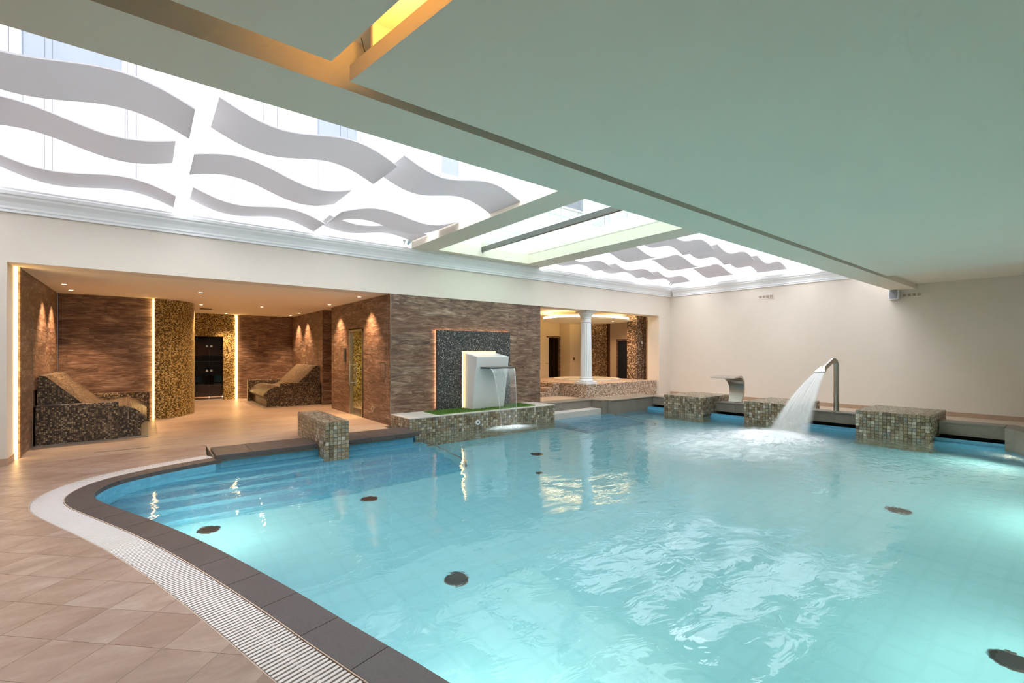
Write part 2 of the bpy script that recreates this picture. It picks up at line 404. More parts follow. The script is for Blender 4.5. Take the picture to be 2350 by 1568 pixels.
# generic cladding: planks on a vertical plane.  axis 'y': plane y = const facing -y, runs along x ; axis 'x': plane x = const, runs along y
def planks(parent, axis, at, u0, u1, z0, z1, face, L=1.25, Hh=.22, holes=(), seed=1, th=.012):
    rng = random.Random(seed); rows = max(1, round((z1 - z0) / Hh)); hh = (z1 - z0) / rows; cache = {}
    for r in range(rows):
        za, zb = z0 + r * hh, z0 + (r + 1) * hh
        u = u0 - rng.random() * L
        while u < u1 - .01:
            a, b = max(u, u0), min(u + L, u1); u += L
            if b - a < .02: continue
            segs = [(a, b)]
            for (ha, hb, hz0, hz1) in holes:
                if zb > hz0 + .03 and za < hz1 - .03:
                    ns = []
                    for (p, q) in segs:
                        if q <= ha or p >= hb: ns.append((p, q))
                        else:
                            if p < ha - .01: ns.append((p, ha))
                            if q > hb + .01: ns.append((hb, q))
                    segs = ns
            for (p, q) in segs:
                l = round(q - p, 3)
                if l < .02: continue
                key = (l,)
                g = .0015
                if key not in cache:
                    mb = MB()
                    if axis == 'y': mb.box(-l / 2 + g, l / 2 - g, -th, 0, g, hh - g)
                    else: mb.box(-th, 0, -l / 2 + g, l / 2 - g, g, hh - g) if face < 0 else mb.box(0, th, -l / 2 + g, l / 2 - g, g, hh - g)
                    ob = mb.build('plank', 'wood', parent, origin=(0, 0, 0)); cache[key] = ob.data
                else: ob = place('plank', cache[key], parent, (0, 0, 0))
                c = (p + q) / 2
                ob.location = Vector((c, at, za) if axis == 'y' else (at, c, za)) - wloc(parent)

# mosaic faces: list of (axis, const, u0,u1, v0,v1)   axis '-x','+x','-y','+z'
def mosaic(parent, faces, ts=.063, limit=300, mat='tile', gap=.005, th=.006):
    cnt = 0; rest = MB()
    for (ax, c, u0, u1, v0, v1) in faces:
        nu = max(1, round((u1 - u0) / ts)); nv = max(1, round((v1 - v0) / ts)); du, dv = (u1 - u0) / nu, (v1 - v0) / nv
        a, b, ch = du / 2 - gap / 2, dv / 2 - gap / 2, .0025
        def P(u, v, h):
            return {'-x': (-h, u, v), '+x': (h, u, v), '-y': (u, -h, v), '+z': (u, v, h)}[ax]
        vs = [P(-a, -b, -.001), P(a, -b, -.001), P(a, b, -.001), P(-a, b, -.001), P(-a + ch, -b + ch, th), P(a - ch, -b + ch, th), P(a - ch, b - ch, th), P(-a + ch, b - ch, th)]
        fs = [(0, 3, 2, 1), (4, 5, 6, 7), (0, 1, 5, 4), (1, 2, 6, 5), (2, 3, 7, 6), (3, 0, 4, 7)]
        me = None
        for j in range(nv - 1, -1, -1):
            for i in range(nu):
                u, v = u0 + (i + .5) * du, v0 + (j + .5) * dv
                o = {'-x': (c, u, v), '+x': (c, u, v), '-y': (u, c, v), '+z': (u, v, c)}[ax]
                if cnt < limit:
                    if me is None:
                        mb = MB().add(vs, fs); ob = mb.build('mosaic_tile', mat, parent, origin=(0, 0, 0)); me = ob.data; ob.location = Vector(o) - wloc(parent)
                    else: place('mosaic_tile', me, parent, o)
                    cnt += 1
                else: rest.add([(p[0] + o[0], p[1] + o[1], p[2] + o[2]) for p in vs], fs)
    if rest.v: rest.build('mosaic_tiles', mat, parent, kind='stuff')

# ================================================================== SETTING
WZ = -.13                       # water level
YW = 9.25                       # plane of the long wall
XR = 14.34                      # plane of the end wall
ZC = 2.79                       # lintel height
BED = -1.22                     # pool floor
# ---------------- pool edge curve (outer edge of the coping)
raw = [(1.25, 8.22), (.80, 8.09), (.31, 7.93), (-.15, 7.71), (-.47, 7.43), (-.63, 7.08), (-.67, 6.76), (-.61, 6.44), (-.47, 6.07), (-.23, 5.49), (-.01, 4.93), (.22, 4.26), (.42, 3.6),
       (.58, 3.03), (.70, 2.57), (.83, 2.10), (1.0, 1.5), (1.38, .75), (2.05, .05), (3.2, -.6), (4.8, -1.0), (6.8, -1.1), (9.0, -.7)]
def catmull(P, step=.02):
    out = []
    for i in range(1, len(P) - 2):
        p0, p1, p2, p3 = (Vector(P[k]) for k in (i - 1, i, i + 1, i + 2))
        n = max(2, int((p2 - p1).length / step))
        for k in range(n):
            t = k / n
            out.append(.5 * ((2 * p1) + (-p0 + p2) * t + (2 * p0 - 5 * p1 + 4 * p2 - p3) * t * t + (-p0 + 3 * p1 - 3 * p2 + p3) * t ** 3))
    return out
CU = catmull(raw)
for _ in range(25): CU = [CU[0]] + [(CU[i - 1] + CU[i] * 2 + CU[i + 1]) / 4 for i in range(1, len(CU) - 1)] + [CU[-1]]
ARC = [0.0]
for i in range(1, len(CU)): ARC.append(ARC[-1] + (CU[i] - CU[i - 1]).length)
def cpt(s, off=0.0):
    s = max(0, min(s, ARC[-1] - 1e-6)); lo, hi = 0, len(ARC) - 1
    while hi - lo > 1:
        m_ = (lo + hi) // 2
        if ARC[m_] <= s: lo = m_
        else: hi = m_
    t = (s - ARC[lo]) / max(1e-9, ARC[hi] - ARC[lo]); p = CU[lo].lerp(CU[hi], t)
    a, b = CU[max(0, lo - 3)], CU[min(len(CU) - 1, hi + 3)]; d = (b - a).normalized()
    nrm = Vector((-d.y, d.x))       # points into the pool
    q = p + nrm * off; return (q.x, q.y), math.atan2(d.y, d.x)
LEN = ARC[-1]
def offs(off, a=0.0, b=None, step=.08):
    b = LEN if b is None else b; n = max(2, int((b - a) / step)); return [cpt(a + (b - a) * i / n, off)[0] for i in range(n + 1)]
INNER = offs(.23)
BAS = INNER[1:] + [(9.6, -.25), (11.26, .72), (11.53, .86), (11.72, .98), (11.72, 8.34), (10.06, 8.34), (10.06, 8.6), (7.9, 8.6), (7.9, 8.5), (4.2, 8.5), (4.2, 8.37), (3.95, 8.37), (3.95, 7.99), (.86, 7.99)]
# ---------------- tiled floor in front of the pool: every tile laid singly, diagonally
flr = struct(MB().prism(offs(-.262)[::-1] + [(.79, 9.3), (-5.5, 9.3), (-5.5, -3.6), (9.2, -3.6)], -.16, -.0016).build('floor', 'groutlight'), 'beige tiled floor around the pool')
poly = offs(-.262)[::-1] + [(.79, 9.26), (-1.47, 9.26), (-1.47, 9.24), (-5.4, 9.24), (-5.4, -3.5), (9.1, -3.5)]
bm = bmesh.new(); fv = [bm.verts.new((x, y, 0)) for x, y in poly]; bm.faces.new(fv).normal_update(); bmesh.ops.triangulate(bm, faces=bm.faces[:])
bm.normal_update()
R2 = math.sqrt(.5); g = .0016; P0, DP, Q0, DQ = 2.196, .3045, 2.423, .325
for (n_, o0, d_) in (((R2, R2, 0), P0, DP), ((-R2, R2, 0), Q0, DQ)):
    for k in range(-40, 42):
        for sg in (-g, g):
            co = Vector(n_) * (o0 + k * d_ + sg)
            bmesh.ops.bisect_plane(bm, geom=bm.verts[:] + bm.edges[:] + bm.faces[:], plane_co=co, plane_no=n_, dist=1e-6)
cells = {}
for f in bm.faces:
    c = f.calc_center_median(); p, q = (c.x + c.y) * R2, (c.y - c.x) * R2
    a, b = (p - P0) / DP, (q - Q0) / DQ
    if min(a % 1, 1 - a % 1) * DP < g or min(b % 1, 1 - b % 1) * DQ < g or f.calc_area() < 1e-6: continue
    cells.setdefault((math.floor(a), math.floor(b)), []).append(f)
rest = MB()
for key, fs in cells.items():
    idx = {}; vs = []; tops = []; ec = {}
    for f in fs:
        ids = []
        for v in f.verts:
            k_ = (round(v.co.x, 5), round(v.co.y, 5))
            if k_ not in idx: idx[k_] = len(vs); vs.append((v.co.x, v.co.y, 0.0))
            ids.append(idx[k_])
        if f.normal.z < 0: ids.reverse()
        tops.append(tuple(ids))
        for i in range(len(ids)): ec[(ids[i], ids[(i + 1) % len(ids)])] = 1
    n = len(vs); allv = vs + [(x, y, -.006) for x, y, _ in vs]; sides = [(b, a, a + n, b + n) for (a, b) in ec if (b, a) not in ec]
    cx_ = sum(v[0] for v in vs) / n; cy_ = sum(v[1] for v in vs) / n
    mb = MB().add(allv, tops + sides)
    if cx_ > -.2 * cy_ - .35 and cy_ > 1.3 and cx_ < 1.6: mb.build('floor_tile', 'floor', flr, origin=(cx_, cy_, 0), fixn=False)
    else: rest.add(allv, tops + sides)
bm.free()
rest.build('floor_tiles', 'floor', flr, kind='stuff', fixn=False)
# floor of the relaxation alcove
rf = MB(); rf.box(.79, 3.9, 8.0, 9.26, -.16, 0); rf.box(-1.5, 4.6, 9.26, 18.4, -.16, 0)
struct(rf.build('floor_alcove', 'relaxfloor'), 'pale plank tiled floor of the relaxation alcove')
box('slot_drain', 'darksteel', (-.62, .06, 9.60, 9.615, 0, .003)); tag(bpy.data.objects['slot_drain'], 'thin dark slot drain line in the alcove floor before the left lounger', 'drain')
# ---------------- overflow grating
gr = thing('overflow_grating', 'white slatted overflow grating curving round the near pool edge', 'grating', (cpt(3.0, -.13)[0][0], cpt(3.0, -.13)[0][1], -.06))
def ribbon(o0, o1, z0, z1, a=0.0, b=None, step=.06):
    L1, L2 = offs(o0, a, b, step), offs(o1, a, b, step); mb = MB(); n = len(L1)
    mb.add([(x, y, z1) for x, y in L1] + [(x, y, z1) for x, y in L2] + [(x, y, z0) for x, y in L1] + [(x, y, z0) for x, y in L2],
           [f for i in range(n - 1) for f in ((i, i + 1, n + i + 1, n + i), (2 * n + i, 3 * n + i, 3 * n + i + 1, 2 * n + i + 1), (i, 2 * n + i, 2 * n + i + 1, i + 1), (n + i, n + i + 1, 3 * n + i + 1, 3 * n + i))] +
           [(0, n, 3 * n, 2 * n), (n - 1, 3 * n - 1, 4 * n - 1, 2 * n - 1)])
    return mb
ribbon(-.262, -.002, -.15, -.05).build('channel', 'dark', gr)
ribbon(-.262, -.256, -.05, .001).build('edge_strip', 'groutlight', gr)
ribbon(-.010, -.003, -.05, .001).build('edge_strip', 'groutlight', gr)
ribbon(-.136, -.120, -.02, -.006).build('cross_rib', 'grate', gr)
bar = MB().bbox(-.0095, .0095, -.119, .119, -.014, 0, b=.002).build('bar', 'grate', gr, origin=(0, 0, 0)); bme = bar.data
pitch = .0305; nb = 0; s_ = 0.02
far = MB()
while s_ < LEN - .05 and nb < 300:
    (x, y), a = cpt(s_, -.133)
    o = bar if nb == 0 else place('bar', bme, gr, (x, y, 0))
    o.location = Vector((x, y, -.0005)) - wloc(gr); o.rotation_euler = (0, 0, a); nb += 1; s_ += pitch
while s_ < LEN - .05:
    (x, y), a = cpt(s_, -.133); ca, sa = math.cos(a), math.sin(a)
    vs = [(-.0095, -.119), (.0095, -.119), (.0095, .119), (-.0095, .119)]
    far.prism([(x + u * ca - v * sa, y + u * sa + v * ca) for u, v in vs], -.014, -.0005); s_ += pitch
far.build('bars', 'grate', gr, kind='stuff')
# ---------------- coping stones
cp = thing('pool_coping', 'dark basalt coping stones along the curved near pool edge', None, (cpt(3.0, .1)[0][0], cpt(3.0, .1)[0][1], -.06), kind='structure')
s_ = 0.0
while s_ < LEN - .1:
    e_ = min(LEN - .01, s_ + .46); g_ = .0022
    L1, L2 = offs(0.0, s_ + g_, e_ - g_, .05), offs(.23, s_ + g_, e_ - g_, .05)
    MB().prism(L1 + L2[::-1], -.05, 0.0).build('coping_stone', 'coping', cp); s_ = e_
# raised stone slabs between the coping and the planter
for i, (x0, x1) in enumerate(((.80, 2.215), (2.645, 4.045))):
    o = thing('kerb_slab', ['dark stone slab step left of the low mosaic wall', 'dark stone slab step between low mosaic wall and planter'][i], 'stone slab', ((x0 + x1) / 2, 8.3, 0), 'dark stone slabs along the steps')
    n = 3; w_ = (x1 - x0) / n
    for k in range(n):
        mb = MB().bbox(x0 + k * w_ + .001, x0 + (k + 1) * w_ - .001, 7.92, 8.66, -.02, .055, b=.006); mb.build('slab_stone', 'coping', o)
# ---------------- basin
bs = MB(); n = len(BAS)
bs.add([(x, y, -.05) for x, y in BAS] + [(x, y, BED) for x, y in BAS], [tuple(range(n, 2 * n))])
basin = struct(bs.build('pool_basin', 'pool', fixn=False), 'light blue pool basin with steps')
wb = MB().add([(x, y, -.05) for x, y in BAS] + [(x, y, BED) for x, y in BAS], [(i, (i + 1) % n, (i + 1) % n + n, i + n) for i in range(n)]); wb.build('basin_wall', 'poolblue', basin, fixn=False)
def inside(p, poly):
    c = False; j = len(poly) - 1
    for i in range(len(poly)):
        if (poly[i][1] > p[1]) != (poly[j][1] > p[1]) and p[0] < (poly[j][0] - poly[i][0]) * (p[1] - poly[i][1]) / (poly[j][1] - poly[i][1]) + poly[i][0]: c = not c
        j = i
    return c
st = MB()
for k in range(5):          # each tread clipped to the basin on the left
    ya, yb = 7.98 - k * .30, 7.98 - (k + 1) * .30
    def lx(y):
        x = -1.0
        while x < 3 and not inside((x, y - .002), BAS): x += .01
        return x
    st.prism([(lx(yb), yb), (4.08, yb), (4.08, ya), (lx(ya - .01), ya)], BED - .01, WZ - .09 - k * .185)
    st.build('pool_step', 'poolblue', basin); st = MB()
for k in range(4):
    MB().box(7.99, 10.03, 8.45 - (k + 1) * .30, 8.46 - k * .30, BED - .01, WZ - .10 - k * .2).build('pool_step', 'poolblue', basin)
# low bench wall under the overflow lip
box('overflow_lip', 'poolblue', (11.66, 11.725, .99, 8.3, BED, WZ + .012), basin)
# ---------------- water
wpoly = BAS
wm = MB(); wm.add([(x, y, WZ) for x, y in wpoly], [tuple(range(len(wpoly)))])
wat = wm.build('pool_water', 'water', fixn=False)
if wat.data.polygons[0].normal.z < 0:
    wat.data.flip_normals()
struct(wat, 'turquoise pool water with soft ripples')
# ---------------- far deck with stone kerb, and the step in the far corner
dk = struct(MB().prism([(12.3, -3.6), (XR, -3.6), (XR, 9.3), (13.75, 9.3), (13.75, 9.9), (12.3, 9.9)], -.3, .10).build('floor_deck', 'decktile'), 'beige tiled deck along the end wall')
struct(MB().prism([(8.27, 9.05), (12.31, 9.05), (12.31, 9.9), (12.31, 16), (8.27, 16)], -.3, .20).build('floor_whirlpool', 'decktile'), 'beige floor in front of the whirlpool')
kb = thing('stone_kerb', None, None, (11.9, 5, -.3), kind='structure'); kb['label'] = 'grey stone kerb around the far pool edge'
def kerb(x0, x1, y0, y1, top=.235, nm='kerb_stone', z0=-.42, lip=True, mat='kerb'):
    """stones of about 0.6 m side by side with fine joints, and a slightly projecting top"""
    L = max(x1 - x0, y1 - y0); n = max(1, round(L / .62)); alongx = (x1 - x0) > (y1 - y0)
    for k in range(n):
        a, b = k / n, (k + 1) / n
        if alongx: xa, xb, ya, yb = x0 + (x1 - x0) * a + .001, x0 + (x1 - x0) * b - .001, y0, y1
        else: xa, xb, ya, yb = x0, x1, y0 + (y1 - y0) * a + .001, y0 + (y1 - y0) * b - .001
        mb = MB().box(xa, xb, ya, yb, z0, top - .03); mb.bbox(xa, xb, ya - .02 if alongx else ya, yb, top - .03, top, b=.006) if alongx else mb.bbox(xa - .02, xb, ya, yb, top - .03, top, b=.006)
        mb.build(nm, mat, kb)
for ya, yb in ((7.53, 8.3), (5.33, 6.33), (3.08, 4.15), (1.02, 1.90)): kerb(11.96, 12.32, ya, yb, z0=-.01)
kerb(10.02, 12.32, 8.3, 9.05); kerb(8.0, 10.0, 8.82, 9.25); kerb(9.84, 10.02, 8.42, 8.82)
MB().prism([(11.66, 1.0), (11.55, .88), (11.26, .74), (9.8, .0), (9.6, -.25), (9.9, -.3), (11.7, .6), (12.32, .9), (12.32, 1.02)], -.3, .235).build('kerb_stone', 'kerb', kb)
MB().bbox(7.99, 9.83, 8.47, 8.82, -.35, .005, b=.006).build('kerb_step', 'lightstone', kb)
MB().box(11.73, 12.29, 1.03, 8.29, -.5, -.34).box(12.22, 12.3, 1.03, 8.29, -.34, -.012).build('overflow_trough', 'black', kb)  # black colour paints in the shade under the kerb overhang
# ---------------- long wall (with lintel over both openings) and roof-light shaft
wl = MB(); wl.box(-5.5, -1.49, YW, YW + .45, 0, 3.6); wl.box(-1.49, 4.05, YW, YW + .45, ZC, 3.6); wl.box(4.05, 8.28, YW, YW + .45, ZC, 3.6); wl.box(8.28, 13.67, YW, YW + .45, ZC, 3.6); wl.box(13.67, XR + .2, YW, YW + .45, -.3, 3.6)
struct(wl.build('wall_left', 'wall'), 'off-white long wall with lintel above the alcoves')
sw = MB(); sw.box(-2.5, XR, YW, YW + .15, 3.6, 7.6); sw.box(-2.5, XR + .1, 2.95, 3.12, 3.3, 7.6); sw.box(-2.5, -2.4, 2.95, YW + .15, 3.78, 7.6); sw.box(XR, XR + .15, 2.95, YW + .15, 3.6, 7.6)
struct(sw.build('wall_shaft', 'well'), 'white walls of the roof-light shaft')
struct(MB().box(XR, XR + .2, -3.6, YW, -.3, 3.6).build('wall_right', 'wall'), 'beige plaster end wall')
struct(MB().box(-5.7, -5.5, -3.8, YW + .4, -.16, 3.6).build('wall_near', 'wall')); struct(MB().box(-5.7, XR + .2, -3.8, -3.6, -.3, 3.6).build('wall_back', 'wall'))
# roof glass, in bays with white bars
rg = thing('skylight_roof', None, None, (4, 6, 7.5), kind='structure'); rg['label'] = 'bright opal glass roof above the shaft'
nx = 10
for i in range(nx):
    xa = -2.4 + (XR + 2.4) * i / nx; xb = -2.4 + (XR + 2.4) * (i + 1) / nx
    box('glass_pane', 'skyglass', (xa + .03, xb - .03, 3.12, YW, 7.5, 7.52), rg)
    box('glazing_bar', 'white', (xb - .03, xb + .03, 3.12, YW, 7.44, 7.56), rg)
for i, (x0, x1) in enumerate(((-1.35, -.28), (2.56, 3.33), (5.26, 5.72), (9.0, 9.9))):
    t = thing('window_%d' % (i + 1), None, None, ((x0 + x1) / 2, YW, 5.65), kind='structure')
    box('pane', 'bluepane', (x0, x1, YW - .012, YW - .004, 5.62, 6.7), t); f_ = MB()
    f_.box(x0 - .05, x0, YW - .03, YW, 5.57, 6.75).box(x1, x1 + .05, YW - .03, YW, 5.57, 6.75).box(x0, x1, YW - .03, YW, 5.57, 5.62).box(x0, x1, YW - .03, YW, 6.7, 6.75)
    f_.build('window_frame', 'white', t)
# cornices
prof = [(0, 3.47), (.035, 3.47), (.035, 3.50), (.05, 3.515), (.05, 3.545), (.075, 3.60), (.12, 3.65), (.125, 3.675), (.15, 3.69), (.15, 3.735), (.13, 3.75), (.13, 3.78), (0, 3.78)]
c1 = MB().sweep([(0, YW - d, z) for d, z in prof], (-5.4, 0, 0), (XR, 0, 0)); struct(c1.build('trim_1', 'white'), 'white stepped cornice along the long wall')
c2 = MB().sweep([(XR - d, 0, z) for d, z in prof], (0, 3.13, 0), (0, YW - .14, 0)); struct(c2.build('trim_2', 'white'), 'white stepped cornice along the end wall')
# baseboards
bb = thing('baseboard_right', None, None, (XR - .01, 3, .1), kind='structure'); bb['label'] = 'beige tile skirting along the end wall'
y_ = -3.5
while y_ < 9.2:
    box('skirting_tile', 'basetile', (XR - .015, XR, y_ + .003, min(y_ + .6, 9.24) - .003, .10, .20), bb); y_ += .6
b2 = MB().box(-5.5, -1.475, YW - .015, YW, 0, .10); b2.box(-1.49, -1.475, YW, YW + .42, 0, .10)
struct(b2.build('baseboard_left', 'basetile'))
# ---------------- ceilings, beam and floating ceiling panels
struct(MB().box(-5.5, XR, 2.68, 3.13, 3.06, 3.42).build('ceiling_beam', 'ceil'), 'long plastered beam along the roof-light')
cl = MB(); cl.box(-5.5, -2.4, 2.9, YW, 3.78, 3.9); cl.box(-5.5, XR, -3.6, 2.95, 3.36, 3.5); cl.box(11.35, XR, -3.6, 2.68, 3.17, 3.36)
struct(cl.build('ceiling', 'ceil'), 'upper ceiling over the near pool side')
def slotx(y): return .887 + .16 * (2.57 - y)
pr = MB().prism([(slotx(2.57), 2.57), (11.46, 2.57), (11.57, .97), (11.0, .6), (9.0, -.9), (9.0, -3.55), (slotx(-3.55), -3.55)], 3.05, 3.14)
struct(pr.build('ceiling_panel', 'ceil'), 'large floating ceiling panel above the pool')
pl = MB().prism([(slotx(2.45) - .155, 2.45), (-5.4, 2.45), (-5.4, -3.55), (slotx(-3.55) - .155, -3.55)], 3.05, 3.14)
struct(pl.build('ceiling_panel', 'ceil'), 'smaller floating ceiling panel left of the lit slot')
up_ = MB().box(slotx(2.46) + .07, 11.3, 2.46, 2.49, 3.14, 3.36).box(-5.4, .55, 2.36, 2.39, 3.14, 3.36); struct(up_.build('ceiling_light_blocker', 'ceil'))  # unseen walls added to keep slot light out of the beam gap
ls = MB(); ls.add([(slotx(2.3) + .02, 2.3, 3.145), (slotx(2.3) + .06, 2.3, 3.145), (slotx(-3.5) + .06, -3.5, 3.145), (slotx(-3.5) + .02, -3.5, 3.145)], [(0, 1, 2, 3)])
o = ls.build('light_strip', 'led3', fixn=False)
if o.data.polygons[0].normal.z < 0: o.data.flip_normals()
tag(o, 'warm light strip hidden in the diagonal ceiling slot', 'light strip')
tag(MB().tube([(.98, 2.55, 3.20), (.94, 2.50, 3.22), (.915, 2.47, 3.25)], .003, 6).build('loose_wire', 'cable'), 'thin wire end sticking out of the ceiling slot', 'wire')
# ---------------- glass bridge across the roof-light
br = thing('glass_bridge', 'white framed glass ceiling bridge between the two roof-light fields', 'skylight bridge', (6.3, 6, 3.78))
MB().box(4.47, 5.0, 3.13, YW - .13, 3.78, 4.12).build('frame_beam', 'ceil', br); MB().box(7.56, 8.13, 3.13, YW - .13, 3.78, 4.12).build('frame_beam', 'ceil', br)
MB().box(5.0, 7.56, 8.9, YW - .13, 3.78, 4.12).build('frame_beam', 'ceil', br)
MB().box(6.13, 6.20, 3.13, 8.9, 3.90, 4.0).build('mullion', 'darksteel', br)
for x0, x1 in ((5.0, 6.14), (6.19, 7.56)):
    for k in range(4):
        ya = 3.13 + k * 1.4425; box('glass_pane', 'bridgeglass', (x0, x1, ya + .004, ya + 1.4385, 4.0, 4.02), br)

# ================================================================== WOOD CLAD BLOCK (feature wall and glass door)
XS = 4.05
wf = struct(MB().box(XS + .012, 8.27, YW + .012, YW + .12, -.2, ZC).build('wall_feature', 'grout'), 'wood-look plank wall behind the water feature')
planks(wf, 'y', YW + .012, XS, 8.28, 0.0, ZC, -1, seed=3)
ws = MB(); ws.box(XS + .012, XS + .12, YW + .12, 10.80, 0, ZC); ws.box(XS + .012, XS + .12, 11.80, 13.2, 0, ZC); ws.box(XS + .012, XS + .12, 10.80, 11.80, 2.13, ZC)
wside = struct(ws.build('wall_side', 'grout'), 'wood-look plank wall with the glass door')
planks(wside, 'x', XS + .012, YW, 13.2, 0.0, ZC, -1, seed=5, holes=((10.80, 11.80, 0, 2.13),))
tag(struct(MB().box(XS - .003, XS + .012, YW - .003, YW + .006, 0, ZC).build('trim_3', 'steel')), 'slim metal corner trim of the plank block')
sr = MB(); sr.box(5.6, 5.7, 9.4, 13.2, 0, ZC); sr.box(XS + .12, 5.7, 13.1, 13.2, 0, ZC); sr.box(XS + .12, 5.7, 9.37, 9.42, 0, ZC)
struct(sr.build('wall_steam', 'gold'), 'gold mosaic walls seen through the glass door')
struct(box('floor_steam', 'decktile', (XS + .12, 5.6, 9.4, 13.1, -.16, 0.0))); struct(box('ceiling_steam', 'ceil', (XS + .012, 8.27, YW + .12, 13.2, ZC, ZC + .1)))
struct(MB().box(8.2, 8.27, YW + .12, 16, -.2, ZC).build('wall_inner', 'wallwarm'))
gd = thing('door_1', 'narrow glass door with steel frame and long bar handle', None, (XS, 11.3, 0), kind='structure')
f_ = MB(); f_.box(XS - .012, XS + .08, 11.70, 11.76, 0, 2.10).box(XS - .012, XS + .08, 10.84, 10.88, 0, 2.10).box(XS - .012, XS + .08, 10.84, 11.76, 2.06, 2.11).box(XS + .0, XS + .08, 10.84, 11.76, -.002, .012)
f_.build('door_frame', 'steel', gd)
box('glass_pane', 'glass', (XS + .02, XS + .03, 10.885, 11.695, .015, 2.055), gd)
h = MB()
for xx in (XS - .06, XS + .085): h.tube([(xx, 11.55, .72), (xx, 11.55, 1.32)], .016, 10)
for zz in (.80, 1.24): h.tube([(XS - .06, 11.55, zz), (XS + .085, 11.55, zz)], .010, 8)
autosmooth(h.build('handle', 'chrome', gd))
tag(MB().bbox(XS - .03, XS + .0, 12.02, 12.12, 1.32, 1.66, b=.006).build('control_panel', 'darksteel'), 'small dark control panel beside the glass door', 'control panel')
fr = thing('access_panel', 'thin square access panel outlined on the plank wall near the corner', 'wall panel', (XS, 9.62, 1.03))
MB().box(XS - .006, XS, 9.52, 9.74, 1.03, 1.33).build('plate', 'wood', fr); f_ = MB()
f_.box(XS - .010, XS, 9.515, 9.525, 1.02, 1.34).box(XS - .010, XS, 9.735, 9.745, 1.02, 1.34).box(XS - .010, XS, 9.525, 9.735, 1.02, 1.03).box(XS - .010, XS, 9.525, 9.735, 1.33, 1.34); f_.build('edge_frame', 'steel', fr)
vt = thing('round_vent', 'small round vent low on the plank wall', 'vent', (XS, 10.2, .22))
def disc_x(x0, x1, cy, cz, r0, r1, n=20):
    mb = MB(); vs = []; 
    for xx, r in ((x0, r0), (x0, r1), (x1, r1), (x1, r0)):
        vs += [(xx, cy + r * math.cos(2 * math.pi * k / n), cz + r * math.sin(2 * math.pi * k / n)) for k in range(n)]
    fs = [(j * n + k, j * n + (k + 1) % n, ((j + 1) % 4) * n + (k + 1) % n, ((j + 1) % 4) * n + k) for j in range(4) for k in range(n)]
    return mb.add(vs, fs)
disc_x(XS - .015, XS + .003, 10.2, .27, .045, .07).build('ring', 'steel', vt)
mb = MB()
for k in range(4): mb.box(XS - .010, XS, 10.16, 10.24, .243 + k * .017, .250 + k * .017)
mb.build('slats', 'steel', vt); disc_x(XS - .004, XS - .002, 10.2, .27, .001, .046).build('backing', 'dark', vt)

# ================================================================== RELAXATION ALCOVE
CA = 2.80
struct(box('ceiling_alcove', 'ceil', (-1.6, 4.6, YW + .45, 18.4, CA, CA + .1)), 'ceiling of the relaxation alcove with downlights')
XL = -1.45
wal = struct(MB().box(XL - .15, XL - .012, YW + .54, 13.7, 0, CA).build('wall_alcove_left', 'grout'))
planks(wal, 'x', XL - .012, YW + .62, 13.6, 0, CA, 1, seed=8)
box('trim_4', 'wood', (XL - .14, XL + .012, YW + .53, YW + .62, 0, CA)); struct(bpy.data.objects['trim_4'])
struct(box('trim_5', 'steel', (XL - .002, XL + .006, 10.80, 10.81, 0, 2.12)))
o = box('light_strip', 'led', (XL - .13, XL - .012, YW + .46, YW + .53, .005, CA - .01)); tag(o, 'tall warm light strip at the left edge of the alcove opening', 'light strip')
wbl = struct(MB().box(XL, .2, 13.612, 13.75, 0, CA).build('wall_alcove_back_1', 'grout')); planks(wbl, 'y', 13.612, XL + .012, .12, 0, CA, -1, seed=9)
wbr = struct(MB().box(2.36, 4.6, 17.812, 17.95, 0, CA).build('wall_alcove_back_2', 'grout')); planks(wbr, 'y', 17.812, 2.42, 4.1, 0, CA, -1, seed=10)
war = struct(MB().box(4.112, 4.25, 14.25, 17.9, 0, CA).build('wall_alcove_right', 'grout')); planks(war, 'x', 4.112, 14.2, 17.8, 0, CA, -1, seed=11)
wr2 = struct(MB().box(4.412, 4.5, 13.15, 14.3, 0, CA).build('wall_recess', 'grout')); planks(wr2, 'x', 4.412, 13.2, 14.22, 0, CA, -1, seed=12)
wr3 = struct(MB().box(4.112, 4.5, 14.212, 14.3, 0, CA).build('wall_recess_side', 'grout')); planks(wr3, 'y', 14.212, 4.112, 4.41, 0, CA, -1, seed=13)
# curved mosaic shower wall
CX0, CY0, CR = -.1, 14.6, 1.1
mb = MB(); vs = []; fs = []; n = 48; a0, a1 = math.radians(-76), math.radians(75)
for k in range(n + 1):
    a = a0 + (a1 - a0) * k / n
    for r, z in ((CR, 0), (CR, CA - .004), (CR - .12, CA - .004), (CR - .12, 0)): vs.append((CX0 + r * math.cos(a), CY0 + r * math.sin(a), z))
for k in range(n):
    for j in range(4): fs.append((k * 4 + j, k * 4 + (j + 1) % 4, (k + 1) * 4 + (j + 1) % 4, (k + 1) * 4 + j))
fs += [(0, 1, 2, 3), (4 * n, 4 * n + 3, 4 * n + 2, 4 * n + 1)]
mb.add(vs, fs)
def cuv(i):
    k = i // 4; a = a0 + (a1 - a0) * k / n; return (a * CR, vs[i][2])
o = autosmooth(mb.build('curved_shower_wall', 'gold', uvfn=cuv)); tag(o, 'tall curved gold mosaic wall in the alcove', 'mosaic wall')
o = box('light_strip', 'led', (.125, .150, 13.54, 13.60, .01, CA - .02)); tag(o, 'vertical light strip beside the curved gold mosaic wall', 'light strip')
